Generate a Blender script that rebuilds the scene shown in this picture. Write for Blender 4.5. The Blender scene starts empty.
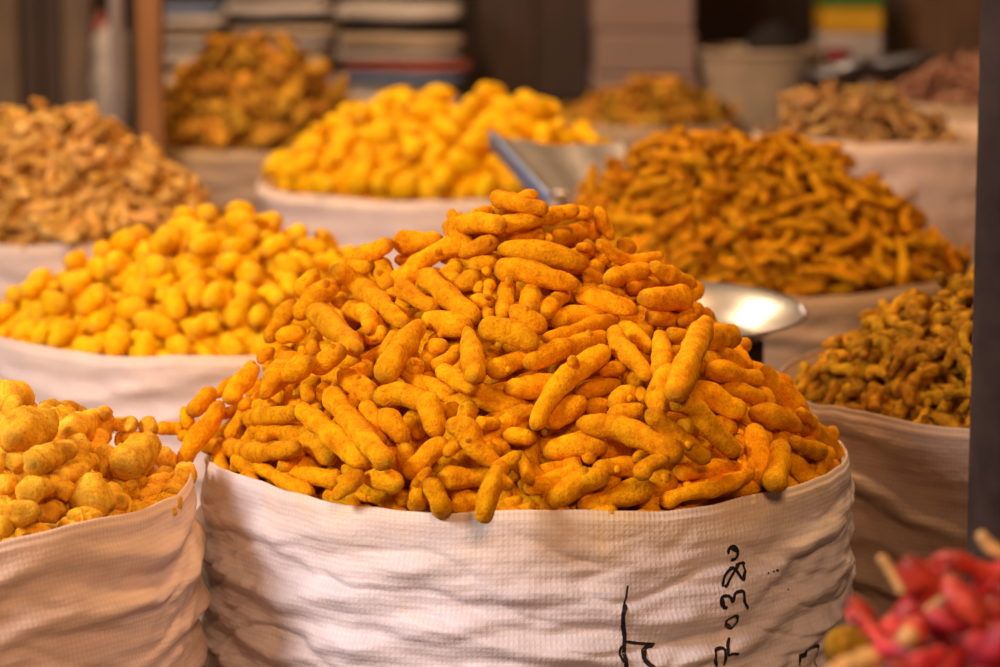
import bpy, math, random
import numpy as np
from mathutils import Vector, Matrix, noise

random.seed(7)
RNG = np.random.RandomState(11)
SC = bpy.context.scene
COL = SC.collection

# ------------------------------------------------------------------ camera
F = 2900.0
TH = math.atan(462.5 / F)
ZR = 0.30                       # height of the sack rims
CAM = np.array([0.0, 0.0, ZR + 0.438])
FW = np.array([0.0, math.cos(TH), -math.sin(TH)])
UP = np.array([0.0, math.sin(TH), math.cos(TH)])
RT = np.array([1.0, 0.0, 0.0])


def ray(px, py):
    return FW + RT * ((px - 500.0) / F) + UP * (-(py - 333.5) / F)


def at(px, py, d):
    return CAM + ray(px, py) * d


def on_plane(px, py, z):
    r = ray(px, py)
    return CAM + r * ((z - CAM[2]) / r[2])


def proj(p):
    q = np.asarray(p) - CAM
    d = q @ FW
    return 500 + F * (q @ RT) / d, 333.5 - F * (q @ UP) / d, d


cam_data = bpy.data.cameras.new('camera')
cam = bpy.data.objects.new('camera', cam_data)
COL.objects.link(cam)
cam.location = CAM
cam.rotation_euler = (math.pi / 2 - TH, 0, 0)
cam_data.sensor_width = 36.0
cam_data.lens = F * 36.0 / 1000.0
cam_data.clip_start = 0.05
cam_data.dof.use_dof = True
cam_data.dof.focus_distance = 2.08
cam_data.dof.aperture_fstop = 5.6
SC.camera = cam

# ------------------------------------------------------------------ materials


def nodes(name):
    m = bpy.data.materials.new(name)
    m.use_nodes = True
    nt = m.node_tree
    b = nt.nodes['Principled BSDF']
    return m, nt, b


def N(nt, kind, **kw):
    n = nt.nodes.new(kind)
    for k, v in kw.items():
        if k in n.inputs.keys():
            n.inputs[k].default_value = v
        else:
            setattr(n, k, v)
    return n


def ramp(nt, fac, stops):
    r = nt.nodes.new('ShaderNodeValToRGB')
    els = r.color_ramp.elements
    while len(els) < len(stops):
        els.new(0.5)
    for e, (p, c) in zip(els, stops):
        e.position = p
        e.color = (*c, 1)
    nt.links.new(fac, r.inputs[0])
    return r


def mix(nt, fac, a, b, blend='MIX'):
    m = nt.nodes.new('ShaderNodeMix')
    m.data_type = 'RGBA'
    m.blend_type = blend
    for sock, v in ((0, fac), (6, a), (7, b)):
        if hasattr(v, 'is_linked') or hasattr(v, 'links'):
            nt.links.new(v, m.inputs[sock])
        elif sock == 0:
            m.inputs[0].default_value = v
        else:
            m.inputs[sock].default_value = (*v, 1)
    return m.outputs[2]


def root_material(name, main, light, dark, scale=90.0, spots=0.55, rings=0.5, rough=0.85, bump=0.6, endcol=None, var=0.12):
    """dry powdery rhizome skin: mottled, pored, ringed along its length, scars at the ends"""
    m, nt, b = nodes(name)
    L = nt.links.new
    tc = N(nt, 'ShaderNodeTexCoord')
    oi = N(nt, 'ShaderNodeObjectInfo')
    # each piece samples another place of the noise
    ad = nt.nodes.new('ShaderNodeVectorMath')
    ad.operation = 'ADD'
    cr = nt.nodes.new('ShaderNodeCombineXYZ')
    mu = N(nt, 'ShaderNodeMath', operation='MULTIPLY')
    mu.inputs[1].default_value = 37.0
    L(oi.outputs['Random'], mu.inputs[0])
    L(mu.outputs[0], cr.inputs[0])
    L(mu.outputs[0], cr.inputs[1])
    L(tc.outputs['Object'], ad.inputs[0])
    L(cr.outputs[0], ad.inputs[1])
    v = ad.outputs[0]
    n1 = N(nt, 'ShaderNodeTexNoise', Scale=scale, Detail=4.0, Roughness=0.6)
    L(v, n1.inputs['Vector'])
    c = ramp(nt, n1.outputs[0], [(0.32, dark), (0.47, main), (0.62, light)]).outputs[0]
    n2 = N(nt, 'ShaderNodeTexNoise', Scale=scale * 7, Detail=3.0, Roughness=0.7)
    L(v, n2.inputs['Vector'])
    sp = ramp(nt, n2.outputs[0], [(0.33, (spots,) * 3), (0.44, (0, 0, 0))]).outputs[0]
    c = mix(nt, sp, c, (dark[0] * 0.60, dark[1] * 0.42, dark[2] * 0.5))
    n3 = N(nt, 'ShaderNodeTexNoise', Scale=scale * 3.2, Detail=5.0, Roughness=0.75)
    L(v, n3.inputs['Vector'])
    gr = ramp(nt, n3.outputs[0], [(0.33, (0.76, 0.68, 0.7)), (0.52, (1.0,) * 3), (0.7, (1.10,) * 3)]).outputs[0]
    c = mix(nt, 1.0, c, gr, 'MULTIPLY')
    at_ = N(nt, 'ShaderNodeAttribute', attribute_name='scar')
    c = mix(nt, at_.outputs['Fac'], c, endcol or tuple(x * 0.6 for x in dark))
    hs = N(nt, 'ShaderNodeHueSaturation')
    mr = N(nt, 'ShaderNodeMapRange')
    mr.inputs['To Min'].default_value = 1.0 - var
    mr.inputs['To Max'].default_value = 1.0 + var
    L(oi.outputs['Random'], mr.inputs['Value'])
    L(mr.outputs[0], hs.inputs['Value'])
    mh = N(nt, 'ShaderNodeMapRange')
    mh.inputs['To Min'].default_value = 0.5 - var * 0.03
    mh.inputs['To Max'].default_value = 0.5 + var * 0.03
    fr = N(nt, 'ShaderNodeMath', operation='FRACT')
    L(mu.outputs[0], fr.inputs[0])
    L(fr.outputs[0], mh.inputs['Value'])
    L(mh.outputs[0], hs.inputs['Hue'])
    L(c, hs.inputs['Color'])
    L(hs.outputs[0], b.inputs['Base Color'])
    b.inputs['Roughness'].default_value = rough
    b.inputs['Specular IOR Level'].default_value = 0.07 if rough > 0.5 else 0.4
    # bump: pores + rings
    uv = N(nt, 'ShaderNodeUVMap', uv_map='UVMap')
    wv = N(nt, 'ShaderNodeTexWave', Scale=60.0, Distortion=4.0, Detail=2.0)
    wv.bands_direction = 'X'
    wv.inputs['Detail Scale'].default_value = 2.0
    L(uv.outputs[0], wv.inputs['Vector'])
    hm = N(nt, 'ShaderNodeMath', operation='MULTIPLY')
    hm.inputs[1].default_value = rings * 0.35
    L(wv.outputs['Fac'], hm.inputs[0])
    h2 = N(nt, 'ShaderNodeMath', operation='MULTIPLY_ADD')
    h2.inputs[1].default_value = 1.0
    L(n2.outputs[0], h2.inputs[0])
    L(hm.outputs[0], h2.inputs[2])
    h3 = N(nt, 'ShaderNodeMath', operation='MULTIPLY_ADD')
    h3.inputs[1].default_value = 1.6
    L(n1.outputs[0], h3.inputs[0])
    L(h2.outputs[0], h3.inputs[2])
    bp = N(nt, 'ShaderNodeBump', Strength=bump, Distance=0.0012)
    L(h3.outputs[0], bp.inputs['Height'])
    L(bp.outputs[0], b.inputs['Normal'])
    return m


def plain(name, col, rough=0.7, metal=0.0, spec=0.3, nscale=12.0, namt=0.25, bump=0.0):
    m, nt, b = nodes(name)
    L = nt.links.new
    tc = N(nt, 'ShaderNodeTexCoord')
    n1 = N(nt, 'ShaderNodeTexNoise', Scale=nscale, Detail=4.0)
    L(tc.outputs['Object'], n1.inputs['Vector'])
    lo = tuple(x * (1 - namt) for x in col)
    hi = tuple(min(1, x * (1 + namt)) for x in col)
    c = ramp(nt, n1.outputs[0], [(0.3, lo), (0.7, hi)]).outputs[0]
    L(c, b.inputs['Base Color'])
    b.inputs['Roughness'].default_value = rough
    b.inputs['Metallic'].default_value = metal
    b.inputs['Specular IOR Level'].default_value = spec
    if bump:
        bp = N(nt, 'ShaderNodeBump', Strength=bump, Distance=0.004)
        L(n1.outputs[0], bp.inputs['Height'])
        L(bp.outputs[0], b.inputs['Normal'])
    return m


def wood(name, col, scale=(3, 3, 0.4)):
    m, nt, b = nodes(name)
    L = nt.links.new
    tc = N(nt, 'ShaderNodeTexCoord')
    mp = N(nt, 'ShaderNodeMapping')
    mp.inputs['Scale'].default_value = scale
    L(tc.outputs['Object'], mp.inputs[0])
    n1 = N(nt, 'ShaderNodeTexNoise', Scale=9.0, Detail=6.0, Roughness=0.65)
    L(mp.outputs[0], n1.inputs['Vector'])
    c = ramp(nt, n1.outputs[0], [(0.3, tuple(x * 0.55 for x in col)), (0.55, col), (0.75, tuple(min(1, x * 1.3) for x in col))]).outputs[0]
    L(c, b.inputs['Base Color'])
    b.inputs['Roughness'].default_value = 0.7
    bp = N(nt, 'ShaderNodeBump', Strength=0.3, Distance=0.004)
    L(n1.outputs[0], bp.inputs['Height'])
    L(bp.outputs[0], b.inputs['Normal'])
    return m


def sack_material(name, base, stain, stain_amt=0.6, wv=0.92, period=0.0074, depth=1.0):
    """woven polypropylene cloth; UV in metres: u round the sack, v down from the rim"""
    m, nt, b = nodes(name)
    L = nt.links.new
    uv = N(nt, 'ShaderNodeUVMap', uv_map='UVMap')
    sep = N(nt, 'ShaderNodeSeparateXYZ')
    wob = N(nt, 'ShaderNodeTexNoise', Scale=14.0, Detail=2.0)
    L(uv.outputs[0], wob.inputs['Vector'])
    wa = N(nt, 'ShaderNodeVectorMath', operation='MULTIPLY_ADD')
    wa.inputs[1].default_value = (0.003, 0.003, 0)
    L(wob.outputs['Color'], wa.inputs[0])
    L(uv.outputs[0], wa.inputs[2])
    L(wa.outputs[0], sep.inputs[0])

    def sine(sock):
        a = N(nt, 'ShaderNodeMath', operation='MULTIPLY')
        a.inputs[1].default_value = 2 * math.pi / period
        L(sock, a.inputs[0])
        s = N(nt, 'ShaderNodeMath', operation='SINE')
        L(a.outputs[0], s.inputs[0])
        t = N(nt, 'ShaderNodeMath', operation='ABSOLUTE')
        L(s.outputs[0], t.inputs[0])
        return t.outputs[0]
    su, sv = sine(sep.outputs[0]), sine(sep.outputs[1])
    pr = N(nt, 'ShaderNodeMath', operation='MULTIPLY')
    L(su, pr.inputs[0])
    L(sv, pr.inputs[1])
    fine = N(nt, 'ShaderNodeTexNoise', Scale=260.0, Detail=3.0)
    L(uv.outputs[0], fine.inputs['Vector'])
    mid = N(nt, 'ShaderNodeTexNoise', Scale=22.0, Detail=5.0, Roughness=0.6)
    L(uv.outputs[0], mid.inputs['Vector'])
    big = N(nt, 'ShaderNodeTexNoise', Scale=7.0, Detail=5.0, Roughness=0.65)
    L(uv.outputs[0], big.inputs['Vector'])
    # colour: cloth, slightly darker between the tapes, soiled patches, powder near the rim
    wr = N(nt, 'ShaderNodeMapRange')
    wr.inputs['From Min'].default_value = 0
    wr.inputs['To Min'].default_value = wv
    wr.inputs['To Max'].default_value = 1.04
    L(pr.outputs[0], wr.inputs['Value'])
    c = ramp(nt, mid.outputs[0], [(0.3, tuple(x * 0.86 for x in base)), (0.6, base)]).outputs[0]
    vm = N(nt, 'ShaderNodeVectorMath', operation='SCALE')
    L(c, vm.inputs[0])
    L(wr.outputs[0], vm.inputs['Scale'])
    c = vm.outputs[0]
    sepv = N(nt, 'ShaderNodeSeparateXYZ')
    L(uv.outputs[0], sepv.inputs[0])
    rim = N(nt, 'ShaderNodeMapRange')
    rim.inputs['From Min'].default_value = 0.0
    rim.inputs['From Max'].default_value = 0.06
    rim.inputs['To Min'].default_value = 1.0
    rim.inputs['To Max'].default_value = 0.0
    L(sepv.outputs[1], rim.inputs['Value'])
    st = ramp(nt, big.outputs[0], [(0.38, (0.15,) * 3), (0.62, (1,) * 3)]).outputs[0]
    sm = N(nt, 'ShaderNodeMath', operation='MULTIPLY')
    L(rim.outputs[0], sm.inputs[0])
    L(st, sm.inputs[1])
    sp = ramp(nt, mid.outputs[0], [(0.58, (0,) * 3), (0.75, (0.35,) * 3)]).outputs[0]
    sa = N(nt, 'ShaderNodeMath', operation='MULTIPLY_ADD')
    sa.inputs[1].default_value = 1.0
    sa.use_clamp = True
    L(sm.outputs[0], sa.inputs[0])
    L(sp, sa.inputs[2])
    sb = N(nt, 'ShaderNodeMath', operation='MULTIPLY')
    sb.inputs[1].default_value = stain_amt
    L(sa.outputs[0], sb.inputs[0])
    c = mix(nt, sb.outputs[0], c, stain)
    L(c, b.inputs['Base Color'])
    b.inputs['Roughness'].default_value = 0.5
    b.inputs['Specular IOR Level'].default_value = 0.35
    hh = N(nt, 'ShaderNodeMath', operation='MULTIPLY_ADD')
    hh.inputs[1].default_value = 0.35
    L(pr.outputs[0], hh.inputs[0])
    L(fine.outputs[0], hh.inputs[2])
    h2 = N(nt, 'ShaderNodeMath', operation='MULTIPLY_ADD')
    h2.inputs[1].default_value = 4.0
    L(mid.outputs[0], h2.inputs[0])
    L(hh.outputs[0], h2.inputs[2])
    bp = N(nt, 'ShaderNodeBump', Strength=0.36 * depth, Distance=0.0014)
    L(h2.outputs[0], bp.inputs['Height'])
    L(bp.outputs[0], b.inputs['Normal'])
    return m


M = {
    'finger': root_material('turmeric_skin', (0.83, 0.325, 0.0015), (0.92, 0.42, 0.003), (0.66, 0.22, 0.001), 75, 0.5, 0.15, bump=1.0, endcol=(0.36, 0.14, 0.008), var=0.12),
    'finger_back': root_material('turmeric_skin_deep', (0.52, 0.20, 0.002), (0.66, 0.28, 0.004), (0.29, 0.10, 0.001), 75, 0.4, 0.15, endcol=(0.28, 0.11, 0.012), var=0.22),
    'knobby': root_material('turmeric_bulb_skin', (0.88, 0.44, 0.016), (0.95, 0.56, 0.05), (0.56, 0.25, 0.02), 60, 0.6, 0.2, bump=0.9, var=0.14),
    'polished': root_material('polished_turmeric_skin', (0.92, 0.48, 0.002), (0.96, 0.55, 0.004), (0.80, 0.36, 0.001), 50, 0.25, 0.3, rough=0.6, bump=0.35, endcol=(0.6, 0.3, 0.02), var=0.08),
    'curled': root_material('curled_turmeric_skin', (0.38, 0.155, 0.004), (0.58, 0.27, 0.010), (0.17, 0.060, 0.004), 80, 0.6, 0.8, bump=1.0, endcol=(0.2, 0.1, 0.02), var=0.25),
    'ginger': root_material('dried_ginger_skin', (0.66, 0.32, 0.055), (0.84, 0.50, 0.15), (0.36, 0.15, 0.015), 60, 0.4, 0.6, var=0.25),
    'olive': root_material('olive_turmeric_skin', (0.46, 0.20, 0.014), (0.60, 0.29, 0.03), (0.20, 0.075, 0.008), 50, 0.5, 0.6, var=0.45),
    'tan': root_material('tan_root_skin', (0.40, 0.20, 0.055), (0.50, 0.28, 0.09), (0.22, 0.10, 0.025), 60, 0.4, 0.3, var=0.2),
    'pinkroot': root_material('pink_brown_root_skin', (0.36, 0.16, 0.085), (0.44, 0.22, 0.13), (0.24, 0.06, 0.03), 60, 0.4, 0.6, var=0.3),
    'chili': root_material('dried_chilli_skin', (0.38, 0.014, 0.012), (0.54, 0.045, 0.033), (0.13, 0.003, 0.004), 50, 0.2, 0.3, rough=0.42, bump=0.5, var=0.3),
    'stalk': plain('dried_stalk', (0.50, 0.30, 0.11), 0.8, nscale=60),
    'sack_main': sack_material('woven_sack_cloth', (0.735, 0.665, 0.675), (0.80, 0.52, 0.16), 0.65, wv=0.965),
    'sack_left': sack_material('woven_sack_cloth_rosy', (0.82, 0.62, 0.51), (0.74, 0.50, 0.28), 0.35, depth=0.7),
    'sack_pink': sack_material('woven_sack_cloth_pink', (0.82, 0.64, 0.55), (0.80, 0.55, 0.25), 0.35),
    'sack_brown': sack_material('woven_sack_cloth_brown', (0.47, 0.33, 0.25), (0.50, 0.30, 0.12), 0.5, depth=1.6),
    'sack_burlap': sack_material('burlap_cloth', (0.46, 0.29, 0.17), (0.50, 0.28, 0.08), 0.5, depth=1.6),
    'sack_tan': sack_material('woven_sack_cloth_tan', (0.62, 0.42, 0.30), (0.6, 0.4, 0.2), 0.3),
    'ink': plain('black_marker_ink', (0.016, 0.012, 0.014), 0.45, nscale=200, namt=0.5),
    'steel': plain('polished_steel', (0.66, 0.61, 0.60), 0.36, 1.0, 0.5, 9, 0.04),
    'steel_dull': plain('brushed_steel', (0.62, 0.52, 0.44), 0.42, 0.75, 0.5, 30, 0.12),
    'pole': plain('dark_painted_pole', (0.030, 0.019, 0.016), 0.85, spec=0.08, nscale=25, namt=0.35, bump=0.3),
    'tin': plain('dark_rusty_tin', (0.022, 0.010, 0.005), 0.8, nscale=20, namt=0.5),
    'post': wood('orange_brown_wood', (0.34, 0.13, 0.026)),
    'darkwood': wood('dark_brown_wood', (0.075, 0.036, 0.018)),
    'plankwood': wood('grey_brown_wood', (0.22, 0.13, 0.065)),
    'floor': plain('packed_dark_floor', (0.085, 0.045, 0.025), 0.9, nscale=6, namt=0.4, bump=0.4),
    'wall': plain('sooty_plaster', (0.070, 0.036, 0.018), 0.9, nscale=2.5, namt=0.4),
    'cloth_white': plain('off_white_cloth', (0.62, 0.49, 0.38), 0.85, nscale=9),
    'cloth_cream': plain('cream_cloth', (0.50, 0.34, 0.20), 0.85, nscale=9),
    'cloth_blue': plain('blue_grey_cloth', (0.24, 0.28, 0.38), 0.85, nscale=9),
    'cloth_red': plain('faded_red_cloth', (0.50, 0.12, 0.08), 0.85, nscale=9),
    'cloth_grey': plain('grey_cloth', (0.50, 0.39, 0.31), 0.85, nscale=9),
    'cloth_dark': plain('blackish_cloth', (0.026, 0.018, 0.014), 0.85, nscale=9),
    'mauve': plain('mauve_brown_card', (0.33, 0.205, 0.15), 0.85, nscale=4, namt=0.15),
    'yellow': plain('yellow_paint', (0.75, 0.36, 0.01), 0.5, nscale=9, namt=0.1),
    'green': plain('green_paint', (0.06, 0.16, 0.02), 0.5, nscale=9, namt=0.1),
    'redpaint': plain('deep_red_paint', (0.30, 0.012, 0.008), 0.5, nscale=9, namt=0.1),
}

# ------------------------------------------------------------------ mesh helpers


class MB:
    def __init__(s):
        s.v, s.f, s.uv, s.scar, s.n = [], [], [], [], 0

    def add(s, v, f, uv=None, scar=None):
        v = np.asarray(v, float)
        s.v.append(v)
        s.uv.append(np.zeros((len(v), 2)) if uv is None else np.asarray(uv))
        s.scar.append(np.zeros(len(v)) if scar is None else np.asarray(scar))
        s.f.append([tuple(i + s.n for i in q) for q in f])
        s.n += len(v)
        return s

    def mesh(s, name, mat, smooth=True):
        me = bpy.data.meshes.new(name)
        v = np.concatenate(s.v)
        fs = [q for g in s.f for q in g]
        me.from_pydata(v.tolist(), [], fs)
        uv = np.concatenate(s.uv)
        li = np.empty(len(me.loops), dtype=np.int32)
        me.loops.foreach_get('vertex_index', li)
        lay = me.uv_layers.new(name='UVMap')
        lay.data.foreach_set('uv', uv[li].astype(np.float32).ravel())
        a = me.attributes.new('scar', 'FLOAT', 'POINT')
        a.data.foreach_set('value', np.concatenate(s.scar).astype(np.float32))
        me.materials.append(mat)
        if smooth:
            me.polygons.foreach_set('use_smooth', [True] * len(me.polygons))
        me.update()
        return me


def link(name, me, parent=None, loc=None, label=None, cat=None, group=None, kind=None):
    o = bpy.data.objects.new(name, me)
    COL.objects.link(o)
    if parent:
        o.parent = parent
    if loc is not None:
        o.location = loc
    if label:
        o['label'] = label
    if cat:
        o['category'] = cat
    if group:
        o['group'] = group
    if kind:
        o['kind'] = kind
    return o


def spline(P, n):
    """Catmull-Rom through P, n samples evenly spaced along the length"""
    P = np.asarray(P, float)
    if len(P) == 2:
        return P[0] + (P[1] - P[0]) * np.linspace(0, 1, n)[:, None]
    Q = np.vstack([2 * P[0] - P[1], P, 2 * P[-1] - P[-2]])
    out = []
    for i in range(len(P) - 1):
        a, b, c, d = Q[i:i + 4]
        for t in np.linspace(0, 1, 14, endpoint=(i == len(P) - 2)):
            out.append(0.5 * (2 * b + (c - a) * t + (2 * a - 5 * b + 4 * c - d) * t * t + (3 * b - a - 3 * c + d) * t ** 3))
    out = np.array(out)
    L = np.r_[0, np.cumsum(np.linalg.norm(np.diff(out, axis=0), axis=1))]
    s = np.linspace(0, L[-1], n)
    return np.stack([np.interp(s, L, out[:, k]) for k in range(3)], 1)


def root_tube(mb, P, r, rings=20, seg=14, cap=0.75, seed=0.0, lump=0.10, taper=(0.82, 0.82), wr=0.05, flat=1.0, ringed=0.012):
    """an irregular rounded root along P (P are the points of its axis from tip to tip)"""
    P = spline(P, 40)
    L = np.linalg.norm(np.diff(P, axis=0), axis=1).sum()
    Ls = np.linspace(0, L, 40)
    ce = min(cap * r, L * 0.45)
    # ring stations: dense at the rounded ends
    e = ce * (1 - np.cos(np.linspace(0, math.pi / 2, 5)))
    mid = np.linspace(ce, L - ce, max(2, rings - 8))[1:-1]
    S = np.r_[e, mid, L - e[::-1]]
    C = np.stack([np.interp(S, Ls, P[:, k]) for k in range(3)], 1)
    T = np.gradient(C, axis=0)
    T[0], T[-1] = C[1] - C[0], C[-1] - C[-2]
    T /= np.linalg.norm(T, axis=1)[:, None] + 1e-9
    ref = np.array([0.31, 0.2, 0.93])
    if abs(T[0] @ ref) > 0.9:
        ref = np.array([0.9, 0.1, -0.3])
    verts, uvs, scar, faces = [], [], [], []
    u = ref
    k = len(S)
    for i in range(k):
        u = u - T[i] * (u @ T[i])
        u /= np.linalg.norm(u)
        w = np.cross(T[i], u)
        s = S[i] / L
        x = min(S[i], L - S[i]) / ce
        env = math.sqrt(max(0.0, 1 - (1 - min(x, 1)) ** 2.0))
        rr = r * env * (taper[0] * (1 - s) + taper[1] * s + (1 - 0.5 * (taper[0] + taper[1])) * 4 * s * (1 - s))
        rr *= 1 + lump * 1.3 * noise.noise(Vector((S[i] / (r * 2.2), seed * 3.7, 1.3)))
        rr *= 1 + ringed * math.sin(S[i] / r * 5.0 + seed * 9)
        for j in range(seg):
            a = 2 * math.pi * j / seg
            d = u * math.cos(a) * flat + w * math.sin(a)
            q = 1 + lump * noise.noise(Vector((S[i] / (r * 1.6), math.cos(a) * 1.1 + seed * 5.1, math.sin(a) * 1.1 + seed)))
            q += wr * noise.noise(Vector((S[i] / (r * 1.2) + seed, math.cos(a) * 3.0, math.sin(a) * 3.0 - seed * 2)))
            verts.append(C[i] + d * rr * q)
            uvs.append((S[i] + seed * 0.01, a / 6.283 * 0.04))
            scar.append(max(0, 1 - x * 2.2) * 0.75)
    for i in range(k - 1):
        for j in range(seg):
            a, b = i * seg + j, i * seg + (j + 1) % seg
            faces.append((a, b, b + seg, a + seg))
    mb.add(verts, faces, uvs, scar)
    n0 = len(verts)
    return C


def lathe(mb, prof, c=(0, 0, 0), seg=48, closed=False):
    v = []
    for (r, z) in prof:
        for j in range(seg):
            a = 2 * math.pi * j / seg
            v.append((c[0] + r * math.cos(a), c[1] + r * math.sin(a), c[2] + z))
    f = []
    n = len(prof)
    for i in range(n - 1 + (1 if closed else 0)):
        i2 = (i + 1) % n
        for j in range(seg):
            j2 = (j + 1) % seg
            f.append((i * seg + j, i * seg + j2, i2 * seg + j2, i2 * seg + j))
    mb.add(v, f)
    return mb


def box(mb, x0, x1, y0, y1, z0, z1, bev=0.0):
    """box with chamfered edges"""
    b = min(bev, (x1 - x0) / 3, (y1 - y0) / 3, (z1 - z0) / 3)
    if b <= 0:
        v = [(x, y, z) for x in (x0, x1) for y in (y0, y1) for z in (z0, z1)]
        f = [(0, 1, 3, 2), (4, 6, 7, 5), (0, 4, 5, 1), (2, 3, 7, 6), (0, 2, 6, 4), (1, 5, 7, 3)]
        mb.add(v, f)
        return mb
    v, idx = [], {}
    lo, hi = (x0, y0, z0), (x1, y1, z1)
    for sx in (0, 1):
        for sy in (0, 1):
            for sz in (0, 1):
                s = (sx, sy, sz)
                for ax in range(3):
                    p = [(hi[k] - b if s[k] else lo[k] + b) for k in range(3)]
                    p[ax] = hi[ax] if s[ax] else lo[ax]
                    idx[(s, ax)] = len(v)
                    v.append(tuple(p))
    f = []
    for ax in range(3):
        o = [k for k in range(3) if k != ax]
        for s in (0, 1):
            q = []
            for (a, c) in ((0, 0), (1, 0), (1, 1), (0, 1)):
                t = [0, 0, 0]
                t[ax], t[o[0]], t[o[1]] = s, a, c
                q.append(idx[(tuple(t), ax)])
            f.append(tuple(q if (s == 1) ^ (ax == 1) else q[::-1]))
        for a in (0, 1):
            for c in (0, 1):
                t0, t1 = [0] * 3, [0] * 3
                t0[o[0]], t0[o[1]], t0[ax] = a, c, 0
                t1[o[0]], t1[o[1]], t1[ax] = a, c, 1
                t0, t1 = tuple(t0), tuple(t1)
                q = [idx[(t0, o[0])], idx[(t1, o[0])], idx[(t1, o[1])], idx[(t0, o[1])]]
                f.append(tuple(q))
    for sx in (0, 1):
        for sy in (0, 1):
            for sz in (0, 1):
                s = (sx, sy, sz)
                f.append((idx[(s, 0)], idx[(s, 1)], idx[(s, 2)]))
    mb.add(v, f)
    return mb


# ------------------------------------------------------------------ sacks


class Sack:
    """an open woven sack standing upright, its mouth rolled round"""

    def __init__(s, cx, cy, a, zr, seed, fold=1.0, z0=0.0, dip=0.0):
        s.c = np.array([cx, cy])
        s.a, s.zr, s.seed, s.fold, s.z0 = a, zr, seed, fold, z0
        s.H = zr - z0

    def rim_z(s, th):
        return s.zr + 0.0052 * noise.noise(Vector((math.cos(th) * 2.2, math.sin(th) * 2.2, s.seed))) * s.fold \
            + 0.0022 * noise.noise(Vector((math.cos(th) * 8, math.sin(th) * 8, s.seed + 4)))

    def rad(s, th, v):
        """radius at angle th, v metres below the rim"""
        z = v / s.H
        r = s.a * (1 + 0.010 * math.sin(min(1, z * 1.3) * math.pi))
        # rounded, drawn-in bottom
        if z > 0.72:
            q = (z - 0.72) / 0.28
            r -= s.a * 0.16 * q ** 2.2
        cx, sx = math.cos(th), math.sin(th)
        fade = min(1.0, max(0.0, v - 0.007) / 0.035)
        big = noise.noise(Vector((cx * 1.7, sx * 1.7, v * 6 + s.seed * 3)))
        r += s.a * 0.016 * (big * 0.5 + 0.3) * fade
        warp = 0.8 * noise.noise(Vector((cx * 1.3 + s.seed, sx * 1.3, v * 5))) + 0.22 * noise.noise(Vector((cx * 3.5 + s.seed, sx * 3.5, v * 12)))
        ph = v / 0.036 + warp * 1.5
        rid = 1 - abs(2 * (ph - math.floor(ph)) - 1)        # 0..1 sawtooth
        rid = rid * rid * (3 - 2 * rid)
        amp = 0.45 + 0.9 * max(0, noise.noise(Vector((cx * 2.6, sx * 2.6 + s.seed * 2, v * 16))) + 0.25)
        r += 0.0070 * amp * (rid ** 1.5 - 0.15) * fade * s.fold
        cr1 = noise.noise(Vector((cx * 2.0 + s.seed * 2, sx * 2.0, v * 42 + 1.5 * noise.noise(Vector((cx * 2, sx * 2, v * 8))))))
        r -= 0.0026 * max(0.0, 1 - abs(cr1) * 8) * fade * s.fold
        r += 0.0044 * noise.noise(Vector((cx * 4 + s.seed, sx * 4, v * 75))) * fade * s.fold
        r += 0.0016 * noise.noise(Vector((cx * 13 + s.seed, sx * 13, v * 150))) * fade * s.fold
        return r

    def point(s, th, v, off=0.0):
        r = s.rad(th, v) + off
        rz = s.rim_z(th)
        z = rz - v * (1 + (rz - s.zr) / s.H)
        return (s.c[0] + r * math.cos(th), s.c[1] + r * math.sin(th), z)

    def build(s, name, mat, label, seg=220, nv=70, inner=0.10, hem=True):
        mb = MB()
        rows = []
        # inside wall, going up (UV v negative = inside)
        for q in np.linspace(inner, 0.006, 6):
            rows.append(('in', q))
        for k in range(7):
            rows.append(('rim', k / 6.0 * math.pi))
        for q in np.linspace(0.006, s.H, nv):
            rows.append(('out', q))
        v, uv, f = [], [], []
        t = 0.0019
        for kind, q in rows:
            for j in range(seg + 1):
                th = 2 * math.pi * j / seg
                rz = s.rim_z(th)
                c, sn = math.cos(th), math.sin(th)
                if kind == 'in':
                    r = s.a - 2 * t - 0.10 * q + 0.004 * noise.noise(Vector((c * 5, sn * 5, q * 30 + s.seed)))
                    z = rz - q
                    vv = 0.03
                elif kind == 'rim':
                    r = s.a - t - t * math.cos(q)
                    z = rz - 0.006 + 0.0055 * math.sin(q)
                    vv = 0.0
                else:
                    x, y, z = s.point(th, q)
                    if hem and q < 0.024:
                        dr = 0.0018 * (1 if q < 0.020 else (0.024 - q) / 0.004)
                        x += c * dr
                        y += sn * dr
                    v.append((x, y, z))
                    uv.append((th * s.a, q))
                    continue
                v.append((s.c[0] + r * c, s.c[1] + r * sn, z))
                uv.append((th * s.a, vv))
        w = seg + 1
        for i in range(len(rows) - 1):
            for j in range(seg):
                a = i * w + j
                f.append((a, a + 1, a + 1 + w, a + w))
        # closed bottom
        v.append((s.c[0], s.c[1], s.z0 + 0.002))
        uv.append((0, 0.4))
        base = (len(rows) - 1) * w
        for j in range(seg):
            f.append((base + j, base + j + 1, len(v) - 1))
        v = np.array(v) - np.array([s.c[0], s.c[1], s.z0])
        mb.add(v, f, uv)
        return link(name, mb.mesh(name, mat), loc=(s.c[0], s.c[1], s.z0), label=label, cat='sack')

    def hit(s, px, py):
        """angle and drop below the rim of the wall point seen at a pixel"""
        r = ray(px, py)
        t = 0.5
        prev = None
        while t < 6:
            p = CAM + r * t
            dx, dy = p[0] - s.c[0], p[1] - s.c[1]
            th = math.atan2(dy, dx)
            rr = math.hypot(dx, dy)
            v = s.zr - p[2]
            if v > 0.002 and rr < s.rad(th, v):
                return th, v
            t += 0.0015 if rr < s.a * 1.3 else 0.01
        return None


# ------------------------------------------------------------------ heaps: dropping pieces onto what lies below


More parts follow.
